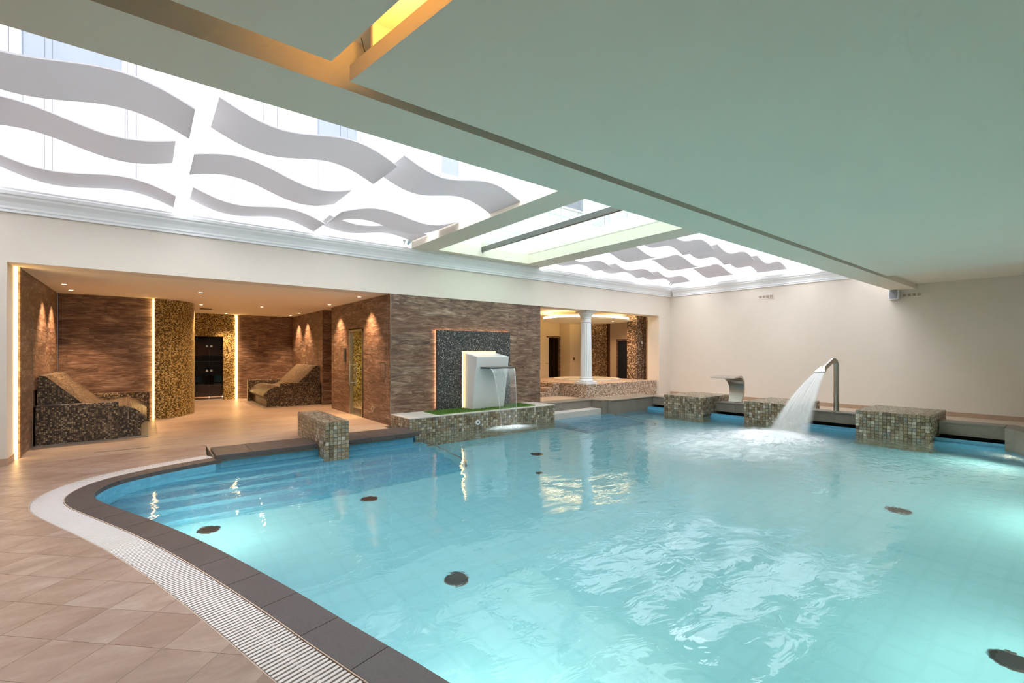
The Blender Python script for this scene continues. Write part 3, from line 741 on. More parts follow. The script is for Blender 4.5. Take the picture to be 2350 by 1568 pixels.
# portal of mosaic with the dark glazed cabin behind
wp = MB(); wp.box(.6, .62, 15, 17.8, 0, CA); wp.box(2.0, 2.34, 17.8, 18.0, 0, CA); wp.box(.62, 2.0, 17.8, 18.0, 2.07, CA); wp.box(.4, .62, 17.8, 18.0, 0, CA)
struct(wp.build('wall_portal', 'gold'), 'gold mosaic portal wall at the back of the alcove')
o = box('light_strip', 'led', (2.345, 2.40, 17.76, 17.80, .01, CA - .02)); tag(o, 'vertical light strip at the right edge of the mosaic portal', 'light strip')
cb = thing('steam_cabin', 'dark glazed steam cabin behind the mosaic portal', 'steam cabin', (1.3, 18.3, 0))
c_ = MB(); c_.box(.4, .5, 18.0, 19.6, -.1, 2.3).box(2.2, 2.3, 18.0, 19.6, -.1, 2.3).box(.4, 2.3, 19.5, 19.6, -.1, 2.3).box(.4, 2.3, 18.0, 19.6, 2.2, 2.3).box(.4, 2.3, 18.0, 19.6, -.1, -.001)
c_.build('shell', 'brownmosaic', cb)
for x0, x1 in ((.63, 1.195), (1.2, 1.628), (1.632, 1.99)):
    d0 = d if x0 > .7 else None
    d = box('door_leaf', 'darkglass', (x0, x1, 18.02, 18.03, .02, 2.06), cb)
for zz in (.92, 1.72): box('door_knob', 'steel', (1.655, 1.72, 17.99, 18.02, zz, zz + .07), d); box('door_knob', 'steel', (1.54, 1.605, 17.99, 18.02, zz, zz + .07), d0)
bn = MB().bbox(.5, 2.2, 18.7, 19.5, 0, .42, b=.02); bn.build('bench', 'brownmosaic', cb); MB().bbox(.5, 2.2, 19.0, 19.5, 1.2, 1.24, b=.01).build('shelf', 'steel', cb); MB().bbox(.5, 2.2, 19.0, 19.5, 1.42, 1.46, b=.01).build('shelf', 'steel', cb)
spot_light('cabin_fill_light', (1.4, 18.9, 2.15), 50 * WARM, (1, .62, .4), 150, .7, .05)  # added fill without a fixture, makes the benches visible
box('bench_edge', 'ledw', (.5, 2.2, 18.66, 18.68, .02, .05), cb)

# loungers: one profile in x-z extruded along y, between two side walls
def lounger(label, x_head, sgn, y0, y1, armlen, seatlen):
    X = lambda d: x_head + sgn * d
    t = thing('mosaic_lounger', label, 'lounger', (X(.7), (y0 + y1) / 2, 0), 'tiled double loungers')
    pr = [(0.02, 0), (0.02, 1.12), (.05, 1.16), (.12, 1.15), (.62, .60), (.72, .53), (.82, .52), (1.0, .565), (1.12, .575), (1.25, .52), (1.38, .40), (1.42, .33), (1.40, .28), (1.34, .22), (1.34, 0)]
    k = seatlen / 1.42; pr = [(d * k if d > .3 else d, z) for d, z in pr]
    mb = MB().sweep([(X(d), 0, z) for d, z in pr], (0, y0 + .16, 0), (0, y1 - .16, 0))
    ln = [0]
    for i in range(1, len(pr)): ln.append(ln[-1] + math.hypot(pr[i][0] - pr[i - 1][0], pr[i][1] - pr[i - 1][1]))
    o = mb.build('seat', 'brownmosaic', t); autosmooth(o, 28)
    # uv along the profile for the curved seat faces
    uvl = o.data.uv_layers[0]; N_ = len(pr)
    for p in o.data.polygons:
        if abs(p.normal.y) < .5:
            for li in p.loop_indices:
                vi = o.data.loops[li].vertex_index; uvl.data[li].uv = (ln[vi % N_], y0 if vi < N_ else y1)
    MB().bbox(min(X(.02), X(armlen)), max(X(.02), X(armlen)), y0, y0 + .16, 0, .67, b=.012).build('side_wall', 'brownmosaic', t)
    MB().bbox(min(X(.3), X(armlen + .45)), max(X(.3), X(armlen + .45)), y1 - .16, y1, 0, .67, b=.012).build('side_wall', 'brownmosaic', t)
    MB().bbox(min(X(.02), X(seatlen + .02)), max(X(.02), X(seatlen + .02)), y0 - .03, y1, 0, .015, b=.004).build('plinth', 'kerb', t)
    return t
lounger('brown mosaic double lounger against the left alcove wall', -1.44, 1, 10.82, 13.38, 1.06, 1.46)
lounger('brown mosaic double lounger by the far right alcove wall', 4.10, -1, 14.32, 16.9, 1.10, 1.52)
# downlights with their own light
def downlight(x, y, z, power, label, grp, ang=70, wallwash=None):
    t = thing('downlight', label, 'ceiling light', (x, y, z), grp)
    mb0 = MB().lathe([(.035, z + .02), (.035, z - .004), (.05, z - .006), (.055, z - .001), (.05, z + .02)], x, y, 20); rg_ = mb0.build('ring', 'white', t)
    mb = MB(); mb.add([(x + .034 * math.cos(2 * math.pi * k / 16), y + .034 * math.sin(2 * math.pi * k / 16), z - .002) for k in range(16)], [tuple(range(15, -1, -1))]); mb.build('lens', 'lamp', rg_, fixn=False)
    spot_light('downlight_light', (x, y, z - .012), power * WARM, (1, .65, .37), ang, .8, .02)
G_ = 'alcove downlights'
for x, y, lb in ((-1.17, 11.75, 'downlight near the left alcove wall, the closer one'), (-1.17, 12.75, 'downlight near the left alcove wall, the farther one'), (1.14, 14.55, 'downlight in front of the curved mosaic wall'),
                 (2.03, 17.35, 'downlight in front of the mosaic portal'), (3.84, 16.9, 'downlight over the far lounger, the farther one'), (3.84, 15.8, 'downlight over the far lounger, the closer one'),
                 (3.77, 12.45, 'downlight left of the glass door'), (3.77, 10.30, 'downlight right of the glass door')):
    downlight(x, y, CA, 360, lb, G_, ang=84)
tag(MB().box(1.22, 1.5, 15.75, 16.05, CA - .006, CA).build('ceiling_grille', 'dark'), 'small dark grille in the alcove ceiling', 'vent')
# warm general light of the alcove: recessed lamps over the passage
for x, y, lb in ((.9, 11.6, 'faint recessed lamp in the middle of the alcove ceiling'), (2.5, 14.2, 'faint recessed lamp deep in the alcove ceiling')):
    downlight(x, y, CA, 150, lb, G_, ang=150)
spot_light('steam_fill_light', (4.9, 11.4, 2.7), 330 * WARM, (1, .72, .36), 150, .8, .05)  # fixtureless fill added to brighten the room behind the glass door

# ================================================================== WATER FEATURE
pt = thing('mosaic_planter', 'long low slate mosaic planter under the water wall', 'planter', (6.0, 8.8, -.3))
PT = .25
MB().box(4.06, 7.975, 8.376, YW - .004, -1.3, PT - .02).build('core', 'grout', pt)
MB().bbox(4.05, 7.985, 8.362, YW - .001, PT - .02, PT, b=.003).build('top_slab', 'lightstone', pt)
mosaic(pt, [('-x', 4.06, 8.37, YW - .002, -.13, PT - .02), ('-y', 8.376, 4.06, 7.975, -.13, PT - .02), ('-y', 8.376, 4.06, 7.975, -1.22, -.13), ('-x', 4.06, 8.37, 8.6, -.7, -.13)])
tf = thing('artificial_turf', 'strip of green artificial turf on top of the planter', 'turf', (6.1, 8.9, PT))
TFB = ((4.75, 5.77, 8.50, 9.11), (6.71, 7.45, 8.50, 9.11), (5.77, 6.71, 8.50, 8.76))
mb = MB()
for b_ in TFB: mb.box(*b_, PT, PT + .012)
mb.build('backing', 'turf', tf)
bl = MB(); rng = random.Random(4)
for k in range(9000):
    x, y = rng.uniform(4.75, 7.45), rng.uniform(8.50, 9.11)
    if 5.765 < x < 6.715 and y > 8.765: continue
    a = rng.uniform(0, 6.28); h_ = rng.uniform(.012, .03); w_ = .004
    bl.add([(x - w_ * math.cos(a), y - w_ * math.sin(a), PT + .011), (x + w_ * math.cos(a), y + w_ * math.sin(a), PT + .011), (x + rng.uniform(-.01, .01), y + rng.uniform(-.01, .01), PT + .012 + h_)], [(0, 1, 2)])
bl.build('blades', 'turf', tf, kind='stuff', fixn=False)
nz = thing('wall_nozzle', 'white round nozzle with black centre on the planter front', 'nozzle', (5.66, 8.36, .0))
def disc_y(y0, y1, cx, cz, r0, r1, n=20):
    vs = []
    for yy, r in ((y0, r0), (y0, r1), (y1, r1), (y1, r0)): vs += [(cx + r * math.cos(2 * math.pi * k / n), yy, cz + r * math.sin(2 * math.pi * k / n)) for k in range(n)]
    return MB().add(vs, [(j * n + k, j * n + (k + 1) % n, ((j + 1) % 4) * n + (k + 1) % n, ((j + 1) % 4) * n + k) for j in range(4) for k in range(n)])
disc_y(8.345, 8.372, 5.66, .03, .02, .055).build('flange', 'plastic', nz); disc_y(8.350, 8.36, 5.66, .03, .0005, .022).build('jet_hole', 'dark', nz)
ap = thing('mosaic_arch', 'black mosaic arch panel with warm light glowing behind its edges', 'wall panel', (6.15, YW, PT))
A = [(5.10, PT + .01), (5.10, 2.05), (7.15, 2.05), (7.15, PT + .01), (6.72, PT + .01), (6.72, 1.58), (5.74, 1.58), (5.74, PT + .01)]
mb = MB(); n = len(A)
mb.add([(x, YW - .13, z) for x, z in A] + [(x, YW - .05, z) for x, z in A], [(0, 1, 6, 7), (1, 2, 5, 6), (2, 3, 4, 5), (n + 7, n + 6, n + 1, n), (n + 6, n + 5, n + 2, n + 1), (n + 5, n + 4, n + 3, n + 2)] + [(i, i + n, (i + 1) % n + n, (i + 1) % n) for i in range(n)])
mb.build('arch', 'blackmosaic', ap)
lb_ = MB(); lb_.box(5.13, 5.16, YW - .048, YW - .036, PT + .05, 2.02).box(5.13, 7.12, YW - .048, YW - .036, 1.99, 2.02).box(7.09, 7.12, YW - .048, YW - .036, PT + .05, 2.02)
o = lb_.build('light_strip', 'led2', ap); 
fb = thing('fountain_body', 'white wedge-shaped fountain body inside the black mosaic arch', 'fountain', (6.23, 8.95, PT))
x0, x1 = 5.79, 6.69
mb = MB(); Bd = [(x0, YW - .14, PT + .005), (x1, YW - .14, PT + .005), (x1, 8.77, PT + .005), (x0, 8.77, PT + .005), (x0, YW - .14, 1.54), (x1, YW - .14, 1.54), (x1, 8.57, 1.45), (x0, 8.57, 1.45)]
mb.add(Bd, [(0, 3, 2, 1), (4, 7, 6, 5), (3, 7, 4, 0), (2, 1, 5, 6), (3, 2, 6, 7), (0, 4, 5, 1)]); o = mb.build('body', 'body', fb)
m_ = o.modifiers.new('b', 'BEVEL'); m_.width = .008; m_.segments = 2
lb_ = MB().box(5.755, 5.775, YW - .125, YW - .06, PT + .02, 1.57).box(5.755, 6.70, YW - .125, YW - .06, 1.55, 1.57); lb_.build('light_strip', 'led', fb)
MB().bbox(5.90, 6.61, 8.25, 8.66, 1.185, 1.225, b=.006).build('spout', 'darksteel', fb); spout = [q for q in fb.children if q.name.startswith('spout')][0]
wfall = MB(); NU, NV = 20, 24
def fal(u, v):
    k = v ** .6; xl = 5.93 + .20 * k; xr = 6.60 - .03 * k
    return (xl + (xr - xl) * u, 8.25 - .14 * v ** .5 + .012 * math.sin(u * 9), 1.19 + (WZ - 1.19) * v)
wfall.grid(fal, NU, NV)
o = wfall.build('water_sheet', 'fall', spout, uvfn=lambda i: ((i // (NV + 1)) / NU, (i % (NV + 1)) / NV), smooth=True, fixn=False)
o['label'] = 'thin clear sheet of falling water'
def foam(name, label, c, rx, ry, h, mat, seed, rot=0):
    def fn(u, v):
        r = u; a = v * 2 * math.pi; x, y = r * math.cos(a), r * math.sin(a)
        X_ = x * rx; Y_ = y * ry; ca, sa = math.cos(rot), math.sin(rot); X_, Y_ = X_ * ca - Y_ * sa, X_ * sa + Y_ * ca
        z = h * (1 - r) ** 1.5 * (.75 + .8 * mnoise.noise(Vector((X_ * 3.2 + seed, Y_ * 3.2, seed)))) + .012 * (1 - r) + .004
        return (c[0] + X_, c[1] + Y_, WZ + max(.003, z))
    mb = MB().grid(fn, 26, 64)
    o = mb.build(name, mat, smooth=True, fixn=False, uvfn=lambda i: ((i // 65) / 26 * math.cos((i % 65) / 64 * 6.28318), (i // 65) / 26 * math.sin((i % 65) / 64 * 6.28318)))
    if o.data.polygons[100].normal.z < 0: o.data.flip_normals()
    o['kind'] = 'stuff'; tag(o, label, 'foam'); return o
foam('splash_foam', 'small patch of white foam under the water sheet', WFL, .85, .46, .05, 'foam2', 3)

# ================================================================== LOW MOSAIC WALL AND SEAT BLOCKS
lw = thing('low_mosaic_wall', 'narrow low slate mosaic wall running out into the pool', 'low wall', (2.43, 8.4, 0))
x0, x1, y0, y1, zt = 2.24, 2.62, 7.62, 9.3, .43
MB().box(x0 + .002, x1 - .002, y0 + .002, 7.99, -.75, zt - .002).box(x0 + .002, x1 - .002, 7.985, y1, .001, zt - .002).build('core', 'grout', lw)
mosaic(lw, [('-y', y0, x0, x1, -.13, zt), ('-x', x0, y0, y1, .0, zt), ('+z', zt, x0, x1, y0, y1), ('-y', y0, x0, x1, -.76, -.13), ('-x', x0, y0, 7.93, -.76, 0.0)])
BK = ((6.34, 7.50, 'nearest the white column'), (4.17, 5.30, 'behind the shower jet'), (1.92, 3.06, 'rightmost of three'))
for i, (ya, yb, lb) in enumerate(BK):
    t = thing('seat_block', 'slate mosaic seat block at the far pool edge, ' + lb, 'seat block', (12.0, (ya + yb) / 2, -.3), 'mosaic seat blocks')
    xa, xb, zt = 11.32, 12.76, .375
    MB().box(xa + .002, xb, ya + .002, yb - .002, -1.3, zt - .002).build('core', 'grout', t)
    mosaic(t, [('-x', xa, ya, yb, -.13, zt), ('-y', ya, xa, xb, -.07, zt), ('+z', zt, xa, xb, ya, yb), ('-x', xa, ya, yb, -1.2, -.13), ('-y', ya, xa, 11.65, -1.2, -.13)])
    if i == 0:
        disc_x(xa - .02, xa - .004, ya + .38, .02, .02, .045).build('nozzle', 'steel', t)
# ================================================================== SWAN-NECK FOUNTAIN AND SHOWER
sf = thing('swan_neck_fountain', 'curved brushed steel swan-neck fountain between two seat blocks', 'fountain', (12.3, 5.93, .235))
prf = [(12.20, .236, .17), (12.26, .40, .175), (12.29, .55, .185), (12.27, .69, .20), (12.19, .81, .225), (12.06, .89, .25), (11.92, .925, .28), (11.75, .925, .30), (11.60, .91, .31), (11.47, .893, .31)]
def smooth3(P, n=6):
    out = []
    for i in range(len(P) - 1):
        p0, p1, p2, p3 = (Vector(P[max(0, min(len(P) - 1, i + k))]) for k in (-1, 0, 1, 2))
        for k in range(n):
            t = k / n; out.append(.5 * ((2 * p1) + (-p0 + p2) * t + (2 * p0 - 5 * p1 + 4 * p2 - p3) * t * t + (-p0 + 3 * p1 - 3 * p2 + p3) * t ** 3))
    return out + [Vector(P[-1])]
pp = smooth3(prf); N_ = len(pp)
mb = MB(); vs = []
for i, q in enumerate(pp):
    x_, z_, w_ = q.x, q.y, q.z
    a, b = pp[max(0, i - 1)], pp[min(i + 1, N_ - 1)]; tx, tz = b.x - a.x, b.y - a.y; l = math.hypot(tx, tz); nx_, nz_ = -tz / l, tx / l; th = .035 * max(0, 1 - i / (N_ - 1)) ** .6 + .006
    for yy, s in ((-1, -1), (1, -1), (1, 1), (-1, 1)): vs.append((x_ + s * nx_ * th, 5.93 + yy * w_, z_ + s * nz_ * th))
fs = [(i * 4 + j, i * 4 + (j + 1) % 4, (i + 1) * 4 + (j + 1) % 4, (i + 1) * 4 + j) for i in range(N_ - 1) for j in range(4)] + [(0, 1, 2, 3), (4 * N_ - 1, 4 * N_ - 2, 4 * N_ - 3, 4 * N_ - 4)]
autosmooth(mb.add(vs, fs).build('blade', 'steel', sf), 40)
MB().bbox(12.10, 12.31, 5.72, 6.14, .235, .243, b=.003).build('base_plate', 'steel', sf)
sh = thing('pool_shower', 'bent steel shower pipe spraying a fan of water into the pool', 'shower', (12.08, 3.62, .235))
px_, py_ = 12.08, 3.62
path = [(px_, py_, .236), (px_, py_, .6), (px_, py_, 1.0), (px_, py_, 1.22)]
for k in range(1, 9):
    a = k / 8 * math.radians(128); R_ = .13; dirx, diry = -.985, .17
    off = R_ * (1 - math.cos(a)); path.append((px_ + dirx * off, py_ + diry * off, 1.22 + R_ * math.sin(a) * 1.25))
lx, ly, lz = path[-1]; path += [(lx - .17, ly + .03, lz - .085), (lx - .33, ly + .058, lz - .17)]
autosmooth(MB().tube(path, .054, 16).build('pipe', 'steel', sh), 50)
ex, ey, ez = path[-1]
hd = MB(); d_ = Vector((-.86, .15, -.48)).normalized(); s1 = Vector((.17, .985, 0)).normalized(); up = d_.cross(s1).normalized()
vs = []
for t_, w_, h_ in ((-.04, .05, .05), (.02, .06, .045), (.13, .105, .018)):
    c_ = Vector((ex, ey, ez)) + d_ * t_
    for a, b in ((-1, -1), (1, -1), (1, 1), (-1, 1)): vs.append(tuple(c_ + s1 * a * w_ + up * b * h_))
hd.add(vs, [(0, 1, 2, 3), (11, 10, 9, 8)] + [(i * 4 + j, i * 4 + (j + 1) % 4, (i + 1) * 4 + (j + 1) % 4, (i + 1) * 4 + j) for i in range(2) for j in range(4)]); nzh = hd.build('nozzle_head', 'steel', sh)
MB().lathe([(.056, .236), (.085, .236), (.085, .246), (.056, .25)], px_, py_, 20).build('foot_ring', 'steel', sh)
H0 = Vector((ex, ey, ez)) + d_ * .125
for layer, (dz, dx) in enumerate(((0, 0), (.03, -.16), (-.02, .12), (.015, -.08))):
    NU, NV = 28, 24
    def spr(u, v, dx=dx):
        land = Vector((10.12 + dx, 3.50 + .74 * u, WZ)); st_ = H0 + s1 * (u - .5) * .2
        p = st_.lerp(land, v); p.z = st_.z + (land.z - st_.z) * (.62 * v + .38 * v * v); return tuple(p)
    o = MB().grid(spr, NU, NV).build('spray', 'spray', nzh, uvfn=lambda i: ((i // (NV + 1)) / NU + layer * .0, (i % (NV + 1)) / NV), smooth=True, fixn=False)
foam('splash_foam', 'large churning patch of white foam where the shower jet lands', (9.5, 3.95), 1.78, 1.3, .16, 'foam', 11, .2)
foam('drifting_foam', 'thin veil of foam drifting around the shower splash', (8.5, 4.1), 2.75, 2.3, .015, 'foamthin', 23, .15)

# ================================================================== HANDRAILS, DRAINS
def rail(label, a, b):
    t = thing('pool_handrail', label, 'handrail', a, 'underwater handrails')
    autosmooth(MB().tube([a, tuple(Vector(a).lerp(Vector(b), .5)), b], .02, 10).build('rail', 'darksteel', t), 50)
    for f_ in (.06, .97):
        q = Vector(a).lerp(Vector(b), f_); MB().tube([tuple(q), (q.x, q.y, max(BED, q.z - .42))], .018, 10).build('post', 'darksteel', t)
rail('dark handrail under water left of the planter', (4.22, 8.20, WZ - .01), (4.22, 6.55, WZ - .62))
rail('dark handrail under water by the far corner steps', (10.02, 8.20, WZ - .01), (10.02, 6.85, WZ - .62))
def bedpt(px, py):
    """pool-floor point seen at this photo pixel through the refracting surface"""
    F_ = 1063.6; c_, s_c = .62028, .78438; a = (px - 1175) / F_; b = (809 - py) / F_
    r = Vector((c_ + s_c * a, s_c - c_ * a, b)); t = (WZ - CAMH) / r.z; P = Vector((r.x * t, r.y * t, WZ))
    r.normalize(); h = Vector((r.x, r.y, 0)); st_ = h.length / 1.333; ct = math.sqrt(1 - st_ * st_); h.normalize()
    return P + (h * st_ / ct + Vector((0, 0, -1))) * (WZ - BED)
for px, py, lb in ((1233, 1046, 'dark round floor inlet under water, farthest and largest in view'), (848, 1151, 'dark round floor inlet under water in front of the steps'), (1047, 1341, 'dark round floor inlet under water, nearest the coping'),
                   (2063, 1178, 'dark round floor inlet under water below the shower foam'), (2325, 1535, 'dark round floor inlet under water in the lower right corner'), (1237, 1090, 'faint dark inlet just in front of the largest one'), (478, 1224, 'dark round floor inlet half hidden by the coping')):
    q = bedpt(px, py); t = thing('floor_inlet', lb, 'pool inlet', (q.x, q.y, BED), 'pool floor inlets'); r_ = .05 if 'faint' in lb else .11
    MB().lathe([(0.001, BED + .012), (r_ * .8, BED + .014), (r_, BED + .004), (r_, BED)], q.x, q.y, 24).build('cover', 'dark', t)
    MB().lathe([(r_, BED), (r_, BED + .006), (r_ * 1.08, BED + .004), (r_ * 1.08, BED)], q.x, q.y, 24).build('rim', 'darksteel', t)

# ================================================================== WHIRLPOOL ROOM
PZ = .60
wh = thing('whirlpool', 'raised round whirlpool on a pebble-faced podium behind the column', 'whirlpool', (12.2, 10.8, .2))
CXW, CYW, RW = 12.15, 11.15, 1.15
MB().prism([(10.68, 9.34), (13.66, 9.34), (13.66, 12.9), (10.2, 12.9), (10.2, 9.82), (10.68, 9.82)], .1, PZ - .06).build('podium', 'pebble', wh)
# top slab with a round hole
n = 48; outer = [(10.68, 9.33), (13.66, 9.33), (13.66, 12.9), (10.19, 12.9), (10.19, 9.82), (10.68, 9.82)]
def outpt(a):
    best = None
    for i in range(len(outer)):
        (xa, ya), (xb, yb) = outer[i], outer[(i + 1) % len(outer)]
        dx, dy = math.cos(a), math.sin(a); ex_, ey_ = xb - xa, yb - ya; den = dx * ey_ - dy * ex_
        if abs(den) < 1e-9: continue
        t = ((xa - CXW) * ey_ - (ya - CYW) * ex_) / den; u = ((xa - CXW) * dy - (ya - CYW) * dx) / den
        if t > 0 and -1e-6 <= u <= 1 + 1e-6 and (best is None or t < best): best = t
    return (CXW + best * math.cos(a), CYW + best * math.sin(a))
angs = sorted([2 * math.pi * k / n for k in range(n)] + [math.atan2(y - CYW, x - CXW) % (2 * math.pi) for x, y in outer]); vs = []
for a in angs:
    ox, oy = outpt(a); ix, iy = CXW + RW * math.cos(a), CYW + RW * math.sin(a)
    vs += [(ox, oy, PZ - .06), (ox, oy, PZ), (ix, iy, PZ), (ix, iy, PZ - .06)]
n = len(angs); MB().add(vs, [(k * 4 + j, ((k + 1) % n) * 4 + j, ((k + 1) % n) * 4 + j + 1, k * 4 + j + 1) for k in range(n) for j in range(3)]).build('top_slab', 'pebble', wh)
autosmooth(MB().lathe([(RW + .02, PZ), (RW, PZ + .05), (RW - .06, PZ + .06), (RW - .14, PZ + .03), (RW - .18, PZ - .03)], CXW, CYW, 48).build('rim', 'lightstone', wh))
mb = MB(); mb.add([(CXW + (RW - .1) * math.cos(2 * math.pi * k / 48), CYW + (RW - .1) * math.sin(2 * math.pi * k / 48), PZ + .005) for k in range(48)], [tuple(range(48))]); mb.build('water', plain('whirlpool_water', (150, 170, 110), .05, nscale=4, nb=.15, var=.1), wh, fixn=False)
for k in range(3): MB().bbox(9.32 + k * .29, 9.32 + (k + 1) * .29 - .001, 10.45, 12.2, .201, .2 + .13 * (k + 1), b=.015).build('step', 'pebble', wh)
cn = thing('column', 'white fluted column on a pebble-faced pedestal', 'column', (10.42, 9.58, .2))
CX_, CY_ = 10.42, 9.58
MB().box(10.16, 10.68, 9.32, 9.84, .18, PZ).build('pedestal', 'pebble', cn)
MB().bbox(10.19, 10.65, 9.35, 9.81, PZ, PZ + .07, b=.008).build('plinth', 'column', cn)
autosmooth(MB().lathe([(.21, PZ + .07), (.225, PZ + .09), (.225, PZ + .12), (.20, PZ + .14), (.185, PZ + .155), (.195, PZ + .17), (.195, PZ + .195), (.17, PZ + .215), (.001, PZ + .215)], CX_, CY_, 40).build('base', 'column', cn))
NF, SUB = 20, 6; vs = []; rows_ = [(PZ + .21, 1.0), (PZ + .30, 1.0), (1.5, .97), (2.1, .93), (2.46, .90)]
for z, k in rows_:
    for q in range(NF * SUB):
        a = 2 * math.pi * q / (NF * SUB); ph = (q % SUB) / SUB; r = (.170 - .014 * math.sin(math.pi * ph) ** .7 * (1 if ph > 0 else 0)) * k
        vs.append((CX_ + r * math.cos(a), CY_ + r * math.sin(a), z))
NN = NF * SUB; autosmooth(MB().add(vs, [(i * NN + j, i * NN + (j + 1) % NN, (i + 1) * NN + (j + 1) % NN, (i + 1) * NN + j) for i in range(len(rows_) - 1) for j in range(NN)]).build('shaft', 'column', cn), 25)
autosmooth(MB().lathe([(.001, 2.44), (.152, 2.44), (.168, 2.455), (.168, 2.475), (.152, 2.49), (.152, 2.56), (.165, 2.575), (.165, 2.60), (.172, 2.615), (.20, 2.68), (.215, 2.70), (.215, 2.735), (.20, 2.74)], CX_, CY_, 40).build('capital', 'column', cn))
MB().bbox(CX_ - .22, CX_ + .22, CY_ - .22, CY_ + .22, 2.735, ZC - .001, b=.006).build('abacus', 'column', cn)
# room shell
struct(MB().box(8.2, 17.0, YW + .45, 16.2, 2.92, 3.0).build('ceiling_whirlpool', 'ceil'))
struct(MB().box(8.2, 12.55, 13.6, 13.75, 0, 2.92).box(13.28, 13.85, 13.6, 13.75, 0, 2.92).box(12.55, 13.28, 13.6, 13.75, 2.14, 2.92).box(13.22, 13.84, 13.0, 13.6, 0, 2.92).build('wall_whirlpool_back', 'wallwarm'), 'warm plaster walls of the whirlpool room')
struct(MB().box(13.5, 17.0, 16.0, 16.2, 0, 2.92).box(16.9, 17.0, 9.5, 16.2, 0, 2.92).box(XR, 17, 9.3, 9.7, 0, 2.92).build('wall_whirlpool_far', 'wallwarm'))
struct(MB().box(12.31, 17.0, 9.9, 16.2, -.2, .2).build('floor_whirlpool_far', 'decktile'))
d2 = thing('door_2', 'open beige door and dark doorway at the back of the whirlpool room', None, (12.9, 13.6, .2), kind='structure')
MB().box(12.50, 12.57, 13.54, 13.6, .2, 2.2).box(13.15, 13.215, 13.54, 13.6, .2, 2.2).box(12.57, 13.15, 13.54, 13.6, 2.13, 2.2).build('door_frame', 'wood', d2)
lf = MB().box(11.85, 12.30, 13.26, 13.30, .2, 2.13).build('door_leaf', 'wallwarm', d2); MB().tube([(12.24, 13.23, 1.12), (12.10, 13.21, 1.12)], .012, 8).build('door_handle', 'chrome', lf)
MB().box(12.55, 13.28, 14.2, 14.25, 0, 2.2).box(13.28, 13.33, 13.75, 14.25, 0, 2.2).box(12.5, 12.55, 13.75, 14.25, 0, 2.2).box(12.5, 13.3, 13.75, 14.25, 2.14, 2.2).build('passage', plain('dark_passage', (70, 54, 38), .8, nscale=8, var=.05), d2)
tag(MB().bbox(13.39, 13.47, 12.985, 13.0, 1.23, 1.35, b=.004).build('wall_switch', 'darksteel'), 'small dark switch plate on the pier left of the column', 'switch')
mp = thing('mosaic_pillar', 'dark mosaic pillar with a small white switch, near the right jamb', 'pillar', (13.7, 10.2, PZ))
MB().box(13.47, 13.88, 10.0, 10.42, PZ - .05, 2.92).build('shaft', 'pebbledark', mp); MB().box(13.885, 13.98, 9.98, 10.42, PZ - .05, 2.92).build('edge_board', 'wood', mp); MB().bbox(13.72, 13.80, 9.985, 10.0, 1.84, 1.93, b=.003).build('switch', 'plastic', mp)
o = MB().box(13.76, 14.5, 12.2, 12.32, PZ - .05, 2.92).build('pebble_partition', 'pebbledark'); tag(o, 'wide brown pebble mosaic partition behind the whirlpool', 'partition')
o = MB().box(14.52, 14.66, 12.18, 12.32, PZ - .05, 2.92).build('glass_screen', 'darkglass'); tag(o, 'narrow dark glass screen beside the brown pebble panel', 'glass screen')
d3 = thing('door_3', 'dark doorway far back in the whirlpool room', None, (16.9, 13.2, .2), kind='structure')
MB().box(16.85, 16.9, 12.75, 12.83, .2, 2.15).box(16.85, 16.9, 13.55, 13.63, .2, 2.15).box(16.85, 16.9, 12.75, 13.63, 2.07, 2.15).build('door_frame', 'wood', d3); MB().box(16.87, 16.89, 12.83, 13.55, .2, 2.07).build('door_leaf', 'dark', d3)
ec = thing('ceiling_disc', 'oval dropped ceiling disc with a glowing warm rim above the whirlpool', 'ceiling light', (CXW, CYW, 2.62))
def ell(rx, ry, z, n=56): return [(CXW + rx * math.cos(2 * math.pi * k / n), CYW + ry * math.sin(2 * math.pi * k / n), z) for k in range(n)]
n = 56; vs = ell(1.7, 1.35, 2.64) + ell(1.7, 1.35, 2.68); MB().add(vs, [tuple(range(n - 1, -1, -1)), tuple(range(n, 2 * n))] + [(k, (k + 1) % n, (k + 1) % n + n, k + n) for k in range(n)]).build('disc', 'ceil', ec)
vs = ell(1.66, 1.31, 2.70) + ell(1.66, 1.31, 2.76) + ell(1.55, 1.2, 2.76) + ell(1.55, 1.2, 2.70); MB().add(vs, [(j * n + k, j * n + (k + 1) % n, ((j + 1) % 4) * n + (k + 1) % n, ((j + 1) % 4) * n + k) for j in range(4) for k in range(n)]).build('glow_ring', 'ledw', ec)
for x, y, lb in ((11.4, 10.6, 'downlight in the oval ceiling disc, left one'), (12.9, 10.6, 'downlight in the oval ceiling disc, right one'), (10.3, 12.4, 'downlight before the doorway of the whirlpool room')):
    downlight(x, y, 2.64 if x > 11 else 2.92, 120, lb, 'whirlpool room downlights', ang=140)
downlight(13.2, 10.3, 2.92, 25, 'downlight beside the mosaic pillar', 'whirlpool room downlights', ang=60)
downlight(15.6, 13.0, 2.92, 120, 'downlight far back behind the brown pebble panel', 'whirlpool room downlights', ang=140)

